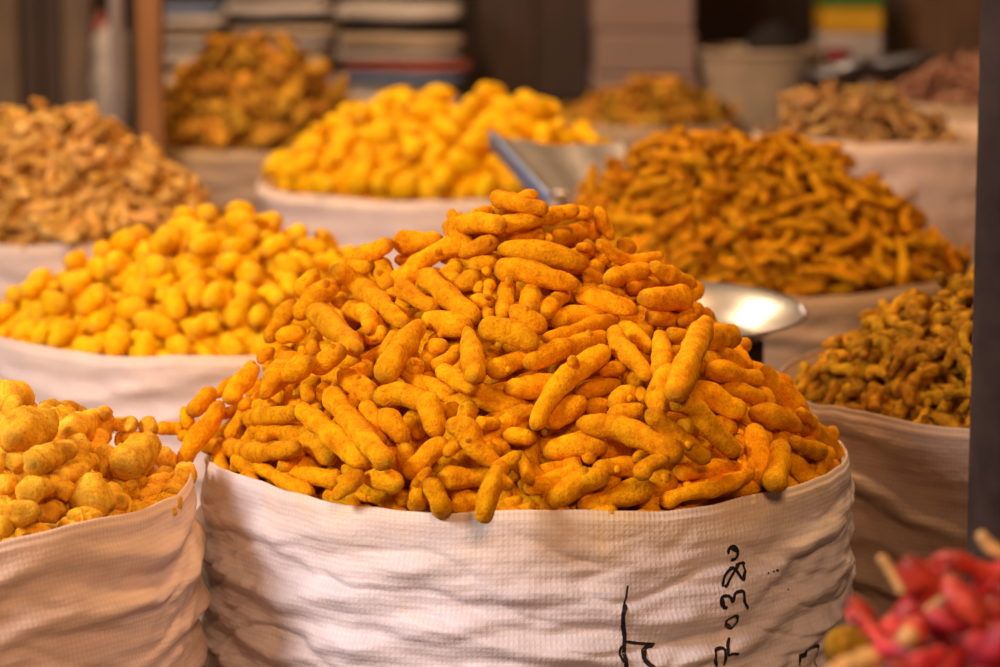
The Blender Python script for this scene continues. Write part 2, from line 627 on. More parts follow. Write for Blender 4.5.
class Pile:
    """rest each piece on the heap and on the pieces already there"""

    def __init__(s):
        s.c = np.zeros((0, 3))
        s.r = np.zeros(0)

    def add(s, C, R):
        s.c = np.vstack([s.c, C])
        s.r = np.r_[s.r, R]

    def drop(s, P, D, R, k=0.90, slope=0.5, floor=0.0):
        m = len(P)
        need = np.full(m, floor)
        if len(s.c):
            near = np.linalg.norm(s.c - P.mean(0), axis=1) < 0.16
            c, r = s.c[near], s.r[near]
            if len(c):
                q = P[:, None, :] - c[None]
                b = np.einsum('ijk,ik->ij', q, D)
                S = (R[:, None] + r[None]) * k
                disc = b * b - ((q ** 2).sum(-1) - S * S)
                t = np.where(disc > 0, -b + np.sqrt(np.maximum(disc, 0)), -1)
                need = np.maximum(need, t.max(1))
        L = np.linalg.norm(P[-1] - P[0])
        u = np.linspace(0, 1, m)
        best = None
        lim = slope * L
        cands = []
        for i in range(m):
            for j in range(i + 1, m):
                cands.append((need[j] - need[i]) / (u[j] - u[i]))
        cands += [0.0, lim, -lim]
        for g in cands:
            if abs(g) > lim + 1e-9:
                continue
            a = (need - g * u).max()
            mid = a + g * 0.5
            if best is None or mid < best[0]:
                best = (mid, a, g)
        return best[1] + best[2] * u


class Heap:
    def __init__(s, sack, prof, peak=None, sink=0.02):
        """prof: list of (r / rim radius, height above the rim)"""
        s.s = sack
        s.pr = np.array([p[0] for p in prof]) * sack.a
        s.ph = np.array([p[1] for p in prof])
        s.pk = np.array(peak if peak is not None else sack.c, float)
        s.sink = sink
        s.pile = Pile()

    def rn(s, x, y):
        """distance from the peak stretched so that the rim is at the rim radius"""
        dx, dy = x - s.pk[0], y - s.pk[1]
        d = math.hypot(dx, dy)
        if d < 1e-9:
            return 0.0
        ux, uy = dx / d, dy / d
        ox, oy = s.pk[0] - s.s.c[0], s.pk[1] - s.s.c[1]
        b = ox * ux + oy * uy
        R = -b + math.sqrt(max(1e-9, b * b - (ox * ox + oy * oy - s.s.a ** 2)))
        return d / R * s.s.a

    def z(s, x, y, off=0.0):
        r = s.rn(x, y)
        if r > s.s.a:
            h = s.ph[-1] - (r - s.s.a) * 5
        else:
            h = float(np.interp(r, s.pr, s.ph))
        return s.s.zr + h + off

    def normal(s, x, y):
        e = 0.012
        n = np.array([s.z(x - e, y) - s.z(x + e, y), s.z(x, y - e) - s.z(x, y + e), 2 * e])
        return n / np.linalg.norm(n)

    def cast(s, px, py, off):
        r = ray(px, py)
        d0 = math.hypot(*(s.s.c)) - s.s.a - 0.10
        d1 = d0 + 2 * s.s.a + 0.15
        best, bt = 9, d0
        t = d0
        rl = r / np.linalg.norm(r)
        while t < d1:
            p = CAM + rl * t
            g = p[2] - s.z(p[0], p[1], off)
            if g <= 0:
                return p
            # slack for sight lines that just clear the top
            if g < best:
                best, bt = g, t
            t += min(0.006, max(0.0012, g * 0.4))
        return CAM + rl * bt

    def core(s, name, mat, label, under=None, off=0.03, depth=0.09, nr=16, seg=64, group=None):
        """the body of the heap and the pieces of its lower layers, too many and too hidden to count"""
        mb = MB()
        v, f = [], []
        for i in range(nr + 1):
            q = i / nr
            for j in range(seg):
                th = 2 * math.pi * j / seg
                # ray from the peak to the rim
                ux, uy = math.cos(th), math.sin(th)
                ox, oy = s.pk[0] - s.s.c[0], s.pk[1] - s.s.c[1]
                b = ox * ux + oy * uy
                R = -b + math.sqrt(max(1e-9, b * b - (ox * ox + oy * oy - (s.s.a - 0.014) ** 2)))
                x, y = s.pk[0] + ux * R * q * 0.995, s.pk[1] + uy * R * q * 0.995
                h = s.z(x, y, -off) + 0.006 * noise.noise(Vector((x * 60, y * 60, 3)))
                v.append((x, y, h))
        for i in range(nr):
            for j in range(seg):
                j2 = (j + 1) % seg
                f.append((i * seg + j, i * seg + j2, (i + 1) * seg + j2, (i + 1) * seg + j))
        for j in range(seg):
            x, y, z = v[nr * seg + j]
            v.append((s.s.c[0] + (x - s.s.c[0]) * 0.93, s.s.c[1] + (y - s.s.c[1]) * 0.93, s.s.zr - depth))
        for j in range(seg):
            j2 = (j + 1) % seg
            f.append((nr * seg + j, nr * seg + j2, (nr + 1) * seg + j2, (nr + 1) * seg + j))
        org = np.array([s.s.c[0], s.s.c[1], s.s.zr - depth])
        mb.add(np.array(v) - org, f)
        for part in (under or []):
            mb.add(part[0] - org, part[1], part[2], part[3])
        o = link(name, mb.mesh(name, mat), loc=org, label=label, cat='heap', kind='stuff', group=group)
        return o


class Proto:
    """one shape of a kind of piece, with the spheres that stand for it when it is dropped"""

    def __init__(s, kind, i, low=False):
        rd = random.Random(kind + str(i))
        mb = MB()
        seed = i * 1.37 + 0.5
        rings, seg = (16, 10) if low else (22, 14)
        stubs = []
        if kind == 'finger':
            L = rd.uniform(0.048, 0.074)
            r = rd.uniform(0.0062, 0.0078)
            bend = rd.uniform(-0.16, 0.2)
            P = [(-L / 2, 0, 0), (-L * .17, L * bend * .8, 0), (L * .18, L * bend * .9, rd.uniform(-.002, .002)), (L / 2, 0, 0)]
            C = root_tube(mb, P, r, rings, seg, 1.15, seed, 0.2, (rd.uniform(.6, .95), rd.uniform(.7, .95)))
            if rd.random() < 0.45:
                stubs.append((rd.uniform(.2, .8), rd.uniform(.5, .75), rd.uniform(.9, 1.5)))
        elif kind == 'slim':
            L = rd.uniform(0.050, 0.086)
            r = rd.uniform(0.0060, 0.0082)
            bend = rd.uniform(-0.12, 0.15)
            P = [(-L / 2, 0, 0), (-L * .17, L * bend * .8, 0.001), (L * .18, L * bend * .9, rd.uniform(-.003, .003)), (L / 2, 0, 0)]
            C = root_tube(mb, P, r, rings, seg, 1.2, seed, 0.22, (rd.uniform(.5, .95), rd.uniform(.6, .95)))
            if rd.random() < 0.6:
                stubs.append((rd.uniform(.2, .8), rd.uniform(.5, .75), rd.uniform(1, 2.2)))
        elif kind == 'curl':
            L = rd.uniform(0.030, 0.052)
            r = rd.uniform(0.0046, 0.0062)
            bend = rd.choice((-1, 1)) * rd.uniform(0.12, 0.38)
            P = [(-L / 2, -L * bend * .3, 0), (-L * .2, L * bend * .7, 0.001), (L * .16, L * bend * .8, rd.uniform(-.003, .003)), (L / 2, -L * bend * .3, 0)]
            C = root_tube(mb, P, r, rings, seg, 0.8, seed, 0.28, (rd.uniform(.5, 1.1), rd.uniform(.5, 1.1)), wr=0.14, ringed=0.07)
            for _ in range(rd.choice((1, 1, 2))):
                stubs.append((rd.uniform(.1, .9), rd.uniform(.5, .85), rd.uniform(1.2, 2.4)))
        elif kind == 'egg':
            L = rd.uniform(0.030, 0.044)
            r = rd.uniform(0.0088, 0.0108)
            P = [(-L / 2, 0, 0), (0, L * rd.uniform(-.06, .1), 0), (L / 2, 0, 0)]
            C = root_tube(mb, P, r, rings, seg, 1.25, seed, 0.10, (rd.uniform(.7, .9), rd.uniform(.7, .95)), wr=0.02, ringed=0.0)
            if rd.random() < 0.25:
                stubs.append((rd.uniform(.2, .8), 0.6, 1.1))
        elif kind == 'ginger':
            L = rd.uniform(0.034, 0.062)
            r = rd.uniform(0.0055, 0.0085)
            bend = rd.uniform(-0.25, 0.25)
            P = [(-L / 2, 0, 0), (-L * .2, L * bend * .8, 0), (L * .18, L * bend * .9, rd.uniform(-.003, .003)), (L / 2, 0, 0)]
            C = root_tube(mb, P, r, rings, seg, 0.7, seed, 0.25, (rd.uniform(.6, 1), rd.uniform(.6, 1)), flat=0.8)
            for _ in range(rd.choice((0, 1, 2))):
                stubs.append((rd.uniform(.15, .85), rd.uniform(.6, .85), rd.uniform(1, 2.2)))
        else:   # chunk
            L = rd.uniform(0.040, 0.060)
            r = rd.uniform(0.009, 0.013)
            P = [(-L / 2, 0, 0), (0, L * rd.uniform(-.12, .12), 0), (L / 2, 0, 0)]
            C = root_tube(mb, P, r, rings, seg, 0.9, seed, 0.25, (rd.uniform(.6, .95), rd.uniform(.7, .95)), wr=0.10)
            stubs.append((rd.uniform(.2, .8), 0.6, 1.3))
        n = len(C)
        for (q, rf, lf) in stubs:
            k = int(q * (n - 1))
            a = rd.uniform(-0.3, math.pi + .3)
            d = np.array([rd.uniform(-.7, .7), math.cos(a), abs(math.sin(a)) * 0.8])
            d /= np.linalg.norm(d)
            root_tube(mb, [C[k], C[k] + d * r * 0.9, C[k] + d * r * (0.7 + lf)], r * rf, 13, 10, 0.9, seed + q, 0.1)
        s.v = np.concatenate(mb.v)
        s.f = [q for g in mb.f for q in g]
        s.uv, s.scar = np.concatenate(mb.uv), np.concatenate(mb.scar)
        s.mb, s.me = mb, None
        idx = np.linspace(1, n - 2, 5).astype(int)
        s.C = C[idx]
        s.R = np.full(5, r) * np.array([.8, 1, 1, 1, .8])
        s.r, s.L = r, L

    def mesh(s, name, mat):
        if s.me is None:
            s.me = s.mb.mesh(name, mat)
        return s.me


def frame(nrm, az):
    x = np.cross([0.0, 0.0, 1.0], nrm)
    if np.linalg.norm(x) < 1e-3:
        x = np.array([1.0, 0, 0])
    x /= np.linalg.norm(x)
    y = np.cross(nrm, x)
    X = x * math.cos(az) + y * math.sin(az)
    Y = np.cross(nrm, X)
    return np.stack([X, Y, nrm], 1)


def scatter(heap, protos, n, off, rs, facing=None, az=None, rmax=0.99, k=0.9, tries=9, cap=0.022, solid=True):
    """n pieces tumbled on the heap, each into the lowest of a few spots; returns (proto, 4x4, centre)"""
    out = []
    sk = heap.s
    for i in range(n):
        best = None
        for _ in range(tries if solid else 1):
            th = rs.uniform(0, 2 * math.pi)
            q = math.sqrt(rs.uniform(0, 1)) * rmax
            x = sk.c[0] + math.cos(th) * sk.a * q
            y = sk.c[1] + math.sin(th) * sk.a * q
            nrm = heap.normal(x, y)
            p = protos[rs.randint(len(protos))]
            a = az(rs) if az else rs.uniform(0, math.pi * 2)
            sc = rs.uniform(0.88, 1.12)
            if facing is not None:
                to = CAM - np.array([x, y, heap.z(x, y)])
                if nrm @ (to / np.linalg.norm(to)) < facing:
                    continue
            B = frame(nrm, a)
            R = p.R * sc
            for rep_ in range(3):
                o = np.array([x, y, heap.z(x, y, off)])
                C = o + (p.C * sc) @ B.T
                dv = C[:, :2] - sk.c
                ex = np.hypot(dv[:, 0], dv[:, 1]) + R - (sk.a - (0.013 if solid else 0.026))
                j = int(ex.argmax())
                if ex[j] <= 1e-4:
                    break
                u = dv[j] / np.linalg.norm(dv[j])
                x -= u[0] * ex[j]
                y -= u[1] * ex[j]
            if solid:
                t = heap.pile.drop(C, np.repeat(nrm[None], len(C), 0), R, k=k)
            else:
                t = np.zeros(len(C)) + rs.uniform(0, 0.01)
            mid = t.mean()
            if best is None or mid < best[0]:
                best = (mid, t, C, o, nrm, B, p, sc)
        if best is None or best[0] > cap:
            continue
        mid, t, C, o, nrm, B, p, sc = best
        L = np.linalg.norm(C[-1] - C[0])
        g = (t[-1] - t[0]) / L
        X = B[:, 0] + nrm * g
        X /= np.linalg.norm(X)
        Z = nrm - X * (nrm @ X)
        Z /= np.linalg.norm(Z)
        B2 = np.stack([X, np.cross(Z, X), Z], 1)
        o2 = o + nrm * (t[0] + t[-1]) / 2
        C2 = o2 + (p.C * sc) @ B2.T
        heap.pile.add(C2, p.R * sc)
        Mx = np.eye(4)
        Mx[:3, :3] = B2 * sc
        Mx[:3, 3] = o2
        out.append((p, Mx, o2))
    return out


def baked(items):
    res = []
    for p, Mx, _ in items:
        res.append((p.v @ Mx[:3, :3].T + Mx[:3, 3], p.f, p.uv, p.scar))
    return res


def place(items, name, mat, labeler, cat, group):
    """one object per piece, copied from one first piece of each shape"""
    first = {}
    objs = []
    for k, (p, Mx, c) in enumerate(items):
        if id(p) not in first:
            o = bpy.data.objects.new(name, p.mesh(name, mat))
            first[id(p)] = o
        else:
            o = first[id(p)].copy()
        COL.objects.link(o)
        o.matrix_world = Matrix(Mx.tolist())
        lab = labeler(p, Mx, c)
        o['label'] = lab
        o['category'] = cat
        o['group'] = group
        objs.append(o)
    return objs


# ------------------------------------------------------------------ the sacks and their places (rim centre on the photo)

def sack_at(px, py, a, seed, zr=ZR, **kw):
    p = on_plane(px, py, zr)
    return Sack(p[0], p[1], a, zr, seed, **kw)


SA = sack_at(527, 443, 0.2480, 1.3, fold=1.05)
SB = sack_at(212, 314, 0.250, 5.1)
SCc = sack_at(-140, 479, 0.2415, 9.4, fold=1.1)
SD = sack_at(1056, 379, 0.246, 13.7, fold=1.3)
SE = sack_at(745, 262, 0.262, 17.2)
SF = sack_at(446, 180, 0.250, 21.9, zr=ZR + 0.03)
SG = sack_at(55, 224, 0.212, 26.4)
SH = sack_at(266, 140, 0.200, 31.0)
SI = sack_at(650, 119, 0.165, 35.0)
SJ = sack_at(897, 130, 0.185, 39.0, zr=ZR + 0.105)
SK = sack_at(985, 98, 0.19, 43.0, zr=ZR + 0.06)
SL = sack_at(1010, 800, 0.150, 47.0, zr=ZR - 0.03)

o_sack = SA.build('spice_sack', M['sack_main'], 'big open white woven sack in front with handwritten black digits', seg=420, nv=170, hem=False)
SB.build('spice_sack', M['sack_pink'], 'pinkish white sack filled with smooth yellow turmeric bulbs, left of the centre', seg=240)
SCc.build('spice_sack', M['sack_left'], 'rosy wrinkled sack of knobby bulbs in the bottom left corner', seg=360, nv=130, hem=False)
SD.build('spice_sack', M['sack_brown'], 'brownish coarse woven sack beside the dark pole, holding curled roots', seg=360, nv=110, inner=0.13)
SE.build('spice_sack', M['sack_burlap'], 'dull brown sack under the wide heap of dark orange fingers')
SF.build('spice_sack', M['sack_pink'], 'pale sack with the bright yellow heap in the middle distance', seg=160, nv=40)
SG.build('spice_sack', M['sack_left'], 'pinkish sack under the heap of tan ginger at the left edge', seg=160, nv=40)
SH.build('spice_sack', M['sack_burlap'], 'brown sack far back beside the wooden post, under olive roots', seg=120, nv=30)
SI.build('spice_sack', M['sack_burlap'], 'farthest brown sack holding a low golden brown heap', seg=120, nv=30)
SJ.build('spice_sack', M['sack_tan'], 'pale pink sack at the right back, only partly filled with tan roots', seg=160, nv=40, inner=0.14)
SK.build('spice_sack', M['sack_burlap'], 'far right sack with pinkish brown roots, touching the pole in view', seg=120, nv=30)
SL.build('spice_sack', M['sack_brown'], 'low sack under the red chillies in the bottom right corner', seg=160, nv=40)

# ---- handwriting on the front sack
STROKES = [
    ("490,125 488,110 500,98 515,102 524,120 524,140 512,150 500,146", 10), ("492,104 510,104 518,120", 9), ("500,100 515,115", 9),
    ("470,248 468,230 476,205 496,184 512,182 530,205 546,228 552,205 550,170 538,166 520,186 500,215 484,240 472,248", 8),
    ("545,168 553,190 548,222", 10),
    ("486,332 466,318 462,300 470,284 492,286 506,310 512,288 524,274 545,272 550,292 556,320 566,342", 8), ("464,290 470,325 480,330", 9),
    ("478,395 490,376 520,364 524,380 512,404 500,412 478,395", 8), ("480,392 500,412", 9),
    ("446,555 442,520 443,494 458,482 474,490 480,512 474,552", 7), ("490,445 487,480 488,512 508,508 532,514", 7),
    ("106,248 98,290 92,330", 5), ("94,320 88,360 88,400 92,440 90,490 96,530 100,575", 12), ("98,465 140,468 208,466", 7),
    ("206,470 176,480 164,500 168,525 184,545 206,560", 14), ("84,480 76,500 82,530 92,545", 6),
    ("766,562 762,540 766,525 786,510 796,496 834,480 834,500 832,565", 4), ("766,545 766,525 786,512 800,494 834,481", 10),
    ("640,206 646,202", 4), ("660,200 668,197", 4), ("674,196 682,193", 4), ("716,262 718,268", 3),
]
GLYPH = [0, 0, 0, 1, 1, 2, 2, 3, 3, 4, 4, 5, 5, 5, 5, 5, 6, 6, 7, 7, 7, 7]
GL = {}
for gi, (pts, w) in enumerate(STROKES):
    mb = GL.setdefault(GLYPH[gi], MB())
    P = []
    for q in pts.split():
        x, y = map(float, q.split(','))
        h = SA.hit(600 + x / 3.846, 520 + y / 3.846)
        if h:
            P.append((h[0], h[1], 0))
    if len(P) < 2:
        continue
    P = np.array(P)
    n = max(5, int(np.hypot(np.diff(P[:, 0]) * SA.a, np.diff(P[:, 1])).sum() / 0.0012))
    S = spline(P, n)
    T = np.gradient(S, axis=0)
    hw = (w + 3.5) / 3.846 / 2 / 1300.0
    v, f = [], []
    for i in range(n):
        tu, tv = T[i, 0] * SA.a, T[i, 1]
        l = math.hypot(tu, tv) + 1e-9
        nu, nv = -tv / l / SA.a, tu / l
        e = hw * (1 + 0.35 * noise.noise(Vector((i * 0.7, w, 5)))) * (0.6 if i in (0, n - 1) else 1)
        for sgn in (-1, -0.33, 0.33, 1):
            v.append(SA.point(S[i, 0] + nu * e * sgn, S[i, 1] + nv * e * sgn, 0.0008))
    for i in range(n - 1):
        for k in range(3):
            a = i * 4 + k
            f.append((a, a + 1, a + 5, a + 4))
    mb.add(np.array(v) - np.array(o_sack.location), f)
GLAB = ['black handwritten 0, topmost', 'black handwritten 8', 'black handwritten 3', 'small black handwritten 0', 'black handwritten 7', 'tall black stroke with a curl', 'black hooked stroke', 'faint black dots']
for gi, g in GL.items():
    if g.n:
        link('ink_mark' if gi > 4 else 'handwritten_digit', g.mesh('ink', M['ink']), parent=o_sack)['label'] = GLAB[gi]

# ------------------------------------------------------------------ the front heap: fingers one by one
# each: crop | axis points | width | layer | knob x,y,width   (crop pixels are fifths of a photo pixel)
CROPS = {'A': (400, 180), 'B': (240, 220), 'C': (560, 200), 'D': (160, 340), 'E': (340, 290), 'F': (520, 290), 'G': (660, 300), 'H': (200, 400), 'I': (360, 400), 'J': (520, 400), 'K': (660, 400)}
TR = """A|465,85 600,125 735,145|80|4
A|560,135 665,75|92|3
A|430,150 490,140|36|1
A|510,250 640,205 780,172 890,150|86|3
A|870,155 950,175|74|2
A|255,245 380,215 515,225|100|3|375,165,40
A|220,245 310,170|45|2
A|-15,310 90,310 190,298|104|3
A|-15,530 60,460 130,395 230,340 345,315|98|3
A|300,378 390,335 485,300|76|4
A|550,290 700,255|88|2
A|690,270 705,300|42|3
A|740,275 750,308|42|3
A|785,290 900,265 990,262|104|2
A|495,345 640,350 800,385 930,425|98|4
A|480,455 600,450 740,490 890,522|106|5
A|350,425 470,410|84|3|435,470,50
A|200,490 300,432|74|2
A|285,535 385,480|100|4
A|120,475 240,580 380,700|108|4
A|-5,530 90,600 190,650|90|3
A|512,690 528,590 548,490|84|4|545,500,46
A|650,640 660,540|96|3
A|725,660 815,575|84|4
A|440,575 450,520|54|2
A|360,600 460,610|74|1
A|570,640 640,665|66|2
A|820,390 950,360|60|1
A|410,660 450,655|50|2
C|190,35 205,90 235,150 262,195|66|3
C|190,205 250,255 320,300 420,297 512,275|60|4
C|305,215 360,245|92|2
C|125,370 215,405|72|3
C|235,400 340,370 440,345|94|4
C|455,325 560,380 675,425|74|5
C|420,490 520,495 620,490|110|5
C|620,520 675,440|94|3
C|85,470 200,500 300,530 385,560|92|4
C|190,440 320,470|52|3
C|370,435 455,420|74|3
C|470,585 590,605|100|3
C|620,600 680,545|90|3
C|410,560 430,700|84|1
C|190,260 240,300|82|1
C|90,235 150,240|42|2
C|480,405 540,415|52|1
B|540,205 650,165 755,115|98|3
B|545,245 645,235|84|4
B|470,240 600,330 720,430 825,525|106|5
B|285,490 340,420 420,360 500,310|100|4
B|300,370 375,265|92|2
B|135,605 200,510 270,410|84|3
B|400,470 480,545 570,635|116|5
B|470,400 530,410|82|2
B|565,455 640,478 645,540|98|4
B|640,600 725,560|84|3
B|195,585 315,562|80|4
B|700,215 735,335|100|2
B|785,200 885,190|60|1
B|375,570 365,650|72|2
B|430,640 490,665|62|2
B|800,410 850,415|60|2
E|212,440 300,300 405,165|130|6
E|205,350 275,225|74|4
E|440,140 530,170 635,192|108|5|500,230,40
E|440,290 520,278|84|4
E|440,372 520,365 600,290|76|3
E|640,220 660,320 672,430|104|5
E|515,405 590,450 655,488|84|4
E|390,465 480,490 570,540 690,600|100|2
E|700,195 820,200 900,230 985,280|108|5
E|865,95 940,150 1015,190|94|4
E|720,115 760,135|60|2
E|745,310 795,312|60|3
E|750,412 850,368 960,330|100|4
F|30,375 170,310 300,270 430,235|98|4
E|830,490 920,490 1080,465|108|3
E|680,510 800,560 930,590|120|2
E|720,370 700,450|50|2
E|20,430 90,480 160,530|130|4
E|190,540 300,520 420,560|120|4
E|420,540 450,600 490,720|108|5
E|122,560 160,650 215,760|90|4
E|650,570 620,680|92|3
E|345,405 395,370|88|4
E|60,370 155,405|80|2
E|20,370 100,345|56|1
E|700,660 820,640 975,590|70|4
E|525,600 590,605|86|2
E|480,570 512,612|60|4
E|215,620 270,680 320,750|118|4
F|72,690 160,520 290,400 435,295|114|7|262,350,60
F|120,245 260,210 380,165 485,150|70|4
F|160,155 280,130 420,125|94|3
F|475,200 500,280 570,350 645,440|94|5
F|505,170 580,230 655,305|86|4
F|515,355 560,430 605,475|82|4
F|700,235 710,310 700,400|94|5
F|925,170 870,290 820,420 775,530|118|7
F|745,400 705,480 695,600|118|6
F|280,515 400,490 495,460|94|3
F|405,400 520,388|74|4
F|465,570 565,505|108|4
F|345,590 440,580|90|3
F|150,670 220,610 310,560|108|5
F|450,640 530,615 615,595|84|5
F|640,610 730,680 820,760 940,850|92|6
F|765,570 870,590 950,680 1080,820|108|6
F|870,470 960,530 1060,590 1120,600|112|6
F|905,340 985,345|84|4
F|945,400 1030,410 1110,430 1200,450|90|5
F|750,220 850,240|84|3
F|875,350 910,405|74|4
F|755,300 800,305|60|2
F|590,340 670,330|62|2
F|600,495 620,555|52|4
G|240,190 345,185|116|3
G|350,190 400,270 455,335|64|2
G|205,100 285,150|60|1
G|310,265 415,330|72|3
G|330,440 420,465 505,500|94|5
G|515,455 545,535|84|4
G|530,410 620,480 700,570|128|3
G|470,560 580,585 690,635|108|5
G|700,560 765,610|62|2
G|300,250 400,330|60|2
K|700,110 800,190 865,270|108|3
K|655,200 740,240 845,272|86|5
K|468,140 490,250 512,410|108|6
K|610,250 575,410|112|6
K|635,175 560,270|82|4
K|525,150 540,215|62|3
K|675,285 705,365|76|4
K|755,345 830,320|52|3
K|85,365 240,350 395,342|94|5
K|5,510 150,460 300,440 460,360|84|6|130,420,50|235,410,40
K|95,130 175,155|86|4
K|270,105 370,150|84|4
K|395,150 415,270|52|3
K|185,190 245,245|52|2
K|460,420 505,350|62|3
K|700,60 770,110|52|3
K|390,60 470,100|80|2
K|600,130 680,200|70|2
J|125,270 270,230 430,235|114|6|345,290,78
J|400,240 550,275|108|3
J|290,120 450,130 620,190 805,285|120|6
J|80,375 170,340 265,330|74|5
J|25,445 140,415 320,350|90|5
J|110,545 230,460 310,405 440,385|130|6|320,360,50
J|390,345 500,330 575,340|94|5
J|295,550 430,500 655,430|108|6
J|640,440 750,400|130|4
J|600,385 640,330 730,295|80|6
J|585,295 625,260|74|5
J|10,180 70,190|80|4
J|640,510 700,505|50|3
I|435,130 530,145 580,240 700,325|110|7
I|235,385 320,290 430,205|96|5
I|430,270 505,205|70|5
I|395,310 490,325|62|4
I|385,390 520,390 665,380|110|6
I|350,345 290,430 295,560|86|6
I|340,415 390,480 415,570|102|7
I|495,475 535,590|96|5
I|800,270 705,340 655,440 615,600|92|8|742,425,70
I|800,270 850,405|72|7
I|725,170 860,192|76|6
I|590,118 690,115|62|4
I|690,195 725,265|82|3
I|635,235 695,265|56|3
I|225,235 240,325|102|4
I|55,380 190,415|100|6
I|-5,285 55,305|62|3
I|55,325 115,345|62|3
I|190,505 260,490|72|5
I|40,485 140,500|62|4
I|15,415 60,445|52|3
I|280,180 305,140|60|2
I|435,50 495,65|82|2
I|150,200 172,345|60|2
I|700,545 800,495|62|4
I|760,560 870,530|56|4
H|55,190 200,115 330,80 480,68|84|6|470,115,76
H|450,30 490,38|62|4
H|310,165 450,170 560,210 655,300|110|6|315,195,40
H|15,232 150,240 300,262 490,238|96|7
H|500,45 610,130 720,230 845,318|106|6
H|655,-25 730,80 820,190 935,318|106|7
H|700,130 820,250|50|4
H|280,320 400,390 560,470|76|6
H|410,345 520,370 700,405|96|5
H|800,370 680,480|80|6
H|735,345 790,375|80|3
H|185,335 270,335|62|4
H|545,310 600,322|60|3
H|110,75 240,40 350,28|70|4
H|790,455 840,500|52|4
H|890,150 960,210|60|3
D|112,620 170,510 250,410 305,315|96|7
D|-15,445 60,440 115,445|68|4
D|118,345 150,440|60|5
D|165,355 255,265|94|5
D|280,280 375,200|62|2
D|345,295 400,220 475,145|104|6
D|430,140 470,120|50|1
D|520,275 590,180 655,105|108|6
D|640,180 735,110|112|7|710,45,46
D|775,140 900,55|110|6
D|500,105 560,50|62|3
D|585,95 640,50|62|4
D|650,60 675,50|42|3
D|535,140 575,115|62|3
D|585,330 630,230|90|2
D|745,300 738,230 785,200|66|4
D|800,300 825,230|72|3
D|700,205 745,175|80|3
D|445,275 505,205|62|4
D|100,490 150,460|50|4
D|400,330 450,310|60|4
D|900,110 990,90|70|2
D|880,230 930,300|70|2"""

SOFT = 0
HA = Heap(SA, [(0, 0.216), (0.10, 0.207), (0.30, 0.169), (0.58, 0.120), (0.78, 0.081), (0.92, 0.032), (1.0, -0.004)], peak=(SA.c[0] - 0.012, SA.c[1]))
fing = [Proto('finger', i) for i in range(12)]
rs = np.random.RandomState(3)
under = scatter(HA, fing, 260, -0.056, rs, solid=False)
HA.pile = Pile()
fill = scatter(HA, fing, 210, -0.048, rs, facing=-0.1, k=0.80, cap=0.016)
NFILL = 80
under += fill[:-NFILL]
HA.pile = Pile()
HA.core('turmeric_heap', M['finger'], 'lower layers of turmeric fingers filling the big front sack', under=baked(under), off=0.050)

WORDS_LEN = ((0.042, 'short'), (0.062, 'middling'), (9, 'long'))


def where_A(px, py):
    if py < 250:
        return 'at the top' if 430 < px < 620 else ('on the upper left' if px <= 430 else 'on the upper right')
    if py < 330:
        return 'upper left flank' if px < 400 else ('upper middle' if px < 560 else 'upper right flank')
    if py < 410:
        return 'left slope' if px < 370 else ('centre' if px < 520 else ('right of centre' if px < 660 else 'right slope'))
    return ('left rim corner' if px < 260 else 'left rim' if px < 400 else 'middle rim' if px < 540
            else 'right rim' if px < 700 else 'right rim corner')


def tilt_word(a, b):
    ax, ay, _ = proj(a)
    bx, by, _ = proj(b)
    if ax > bx:
        ax, ay, bx, by = bx, by, ax, ay
    an = math.degrees(math.atan2(ay - by, bx - ax))
    if abs(an) < 16:
        return 'lying level'
    if abs(an) > 66:
        return 'standing upright'
    return 'slanting up right' if an > 0 else 'slanting down right'


def uniq(entries, heap_words, noun, places=('',)):
    """entries: (object, px, py, words) -> a label that is true of one piece only"""
    by = {}
    for e in entries:
        by.setdefault(e[3], []).append(e)
    order = ['leftmost', 'second', 'third', 'fourth', 'fifth', 'sixth', 'seventh', 'eighth', 'ninth']
    for words, es in by.items():
        es.sort(key=lambda e: e[1])
        n = len(es)
        if n == 1:
            es[0][0]['label'] = words
            continue
        for i, e in enumerate(es):
            if n == 2:
                w = ('left of two: ', 'right of two: ')[i]
            elif i == n - 1:
                w = 'rightmost: '
            elif i == 0:
                w = 'leftmost: '
            elif n == 3:
                w = 'middle of three: '
            else:
                w = order[min(i, 8)] + ' from left, '
            e[0]['label'] = w + words
    return


traces = []
for ln in TR.strip().split('\n'):
    q = ln.split('|')
    ox, oy = CROPS[q[0]]
    P = [(ox + float(a.split(',')[0]) / 5, oy + float(a.split(',')[1]) / 5) for a in q[1].split()]
    st = [(ox + float(a.split(',')[0]) / 5, oy + float(a.split(',')[1]) / 5, float(a.split(',')[2]) / 5) for a in q[4:]]
    w5 = float(q[2]) / 5
    pa = np.array(P)
    ln_ = np.hypot(*np.diff(pa, axis=0).T).sum()
    ex = w5 * (0.24 if ln_ < 2.2 * w5 else 0.10)
    d0, d1 = pa[0] - pa[1], pa[-1] - pa[-2]
    if len(P) == 2 or ln_ > 0:
        pa[0] += d0 / np.hypot(*d0) * ex
        pa[-1] += d1 / np.hypot(*d1) * ex
    P = [tuple(x) for x in pa]
    traces.append((P, w5, int(q[3]), st))


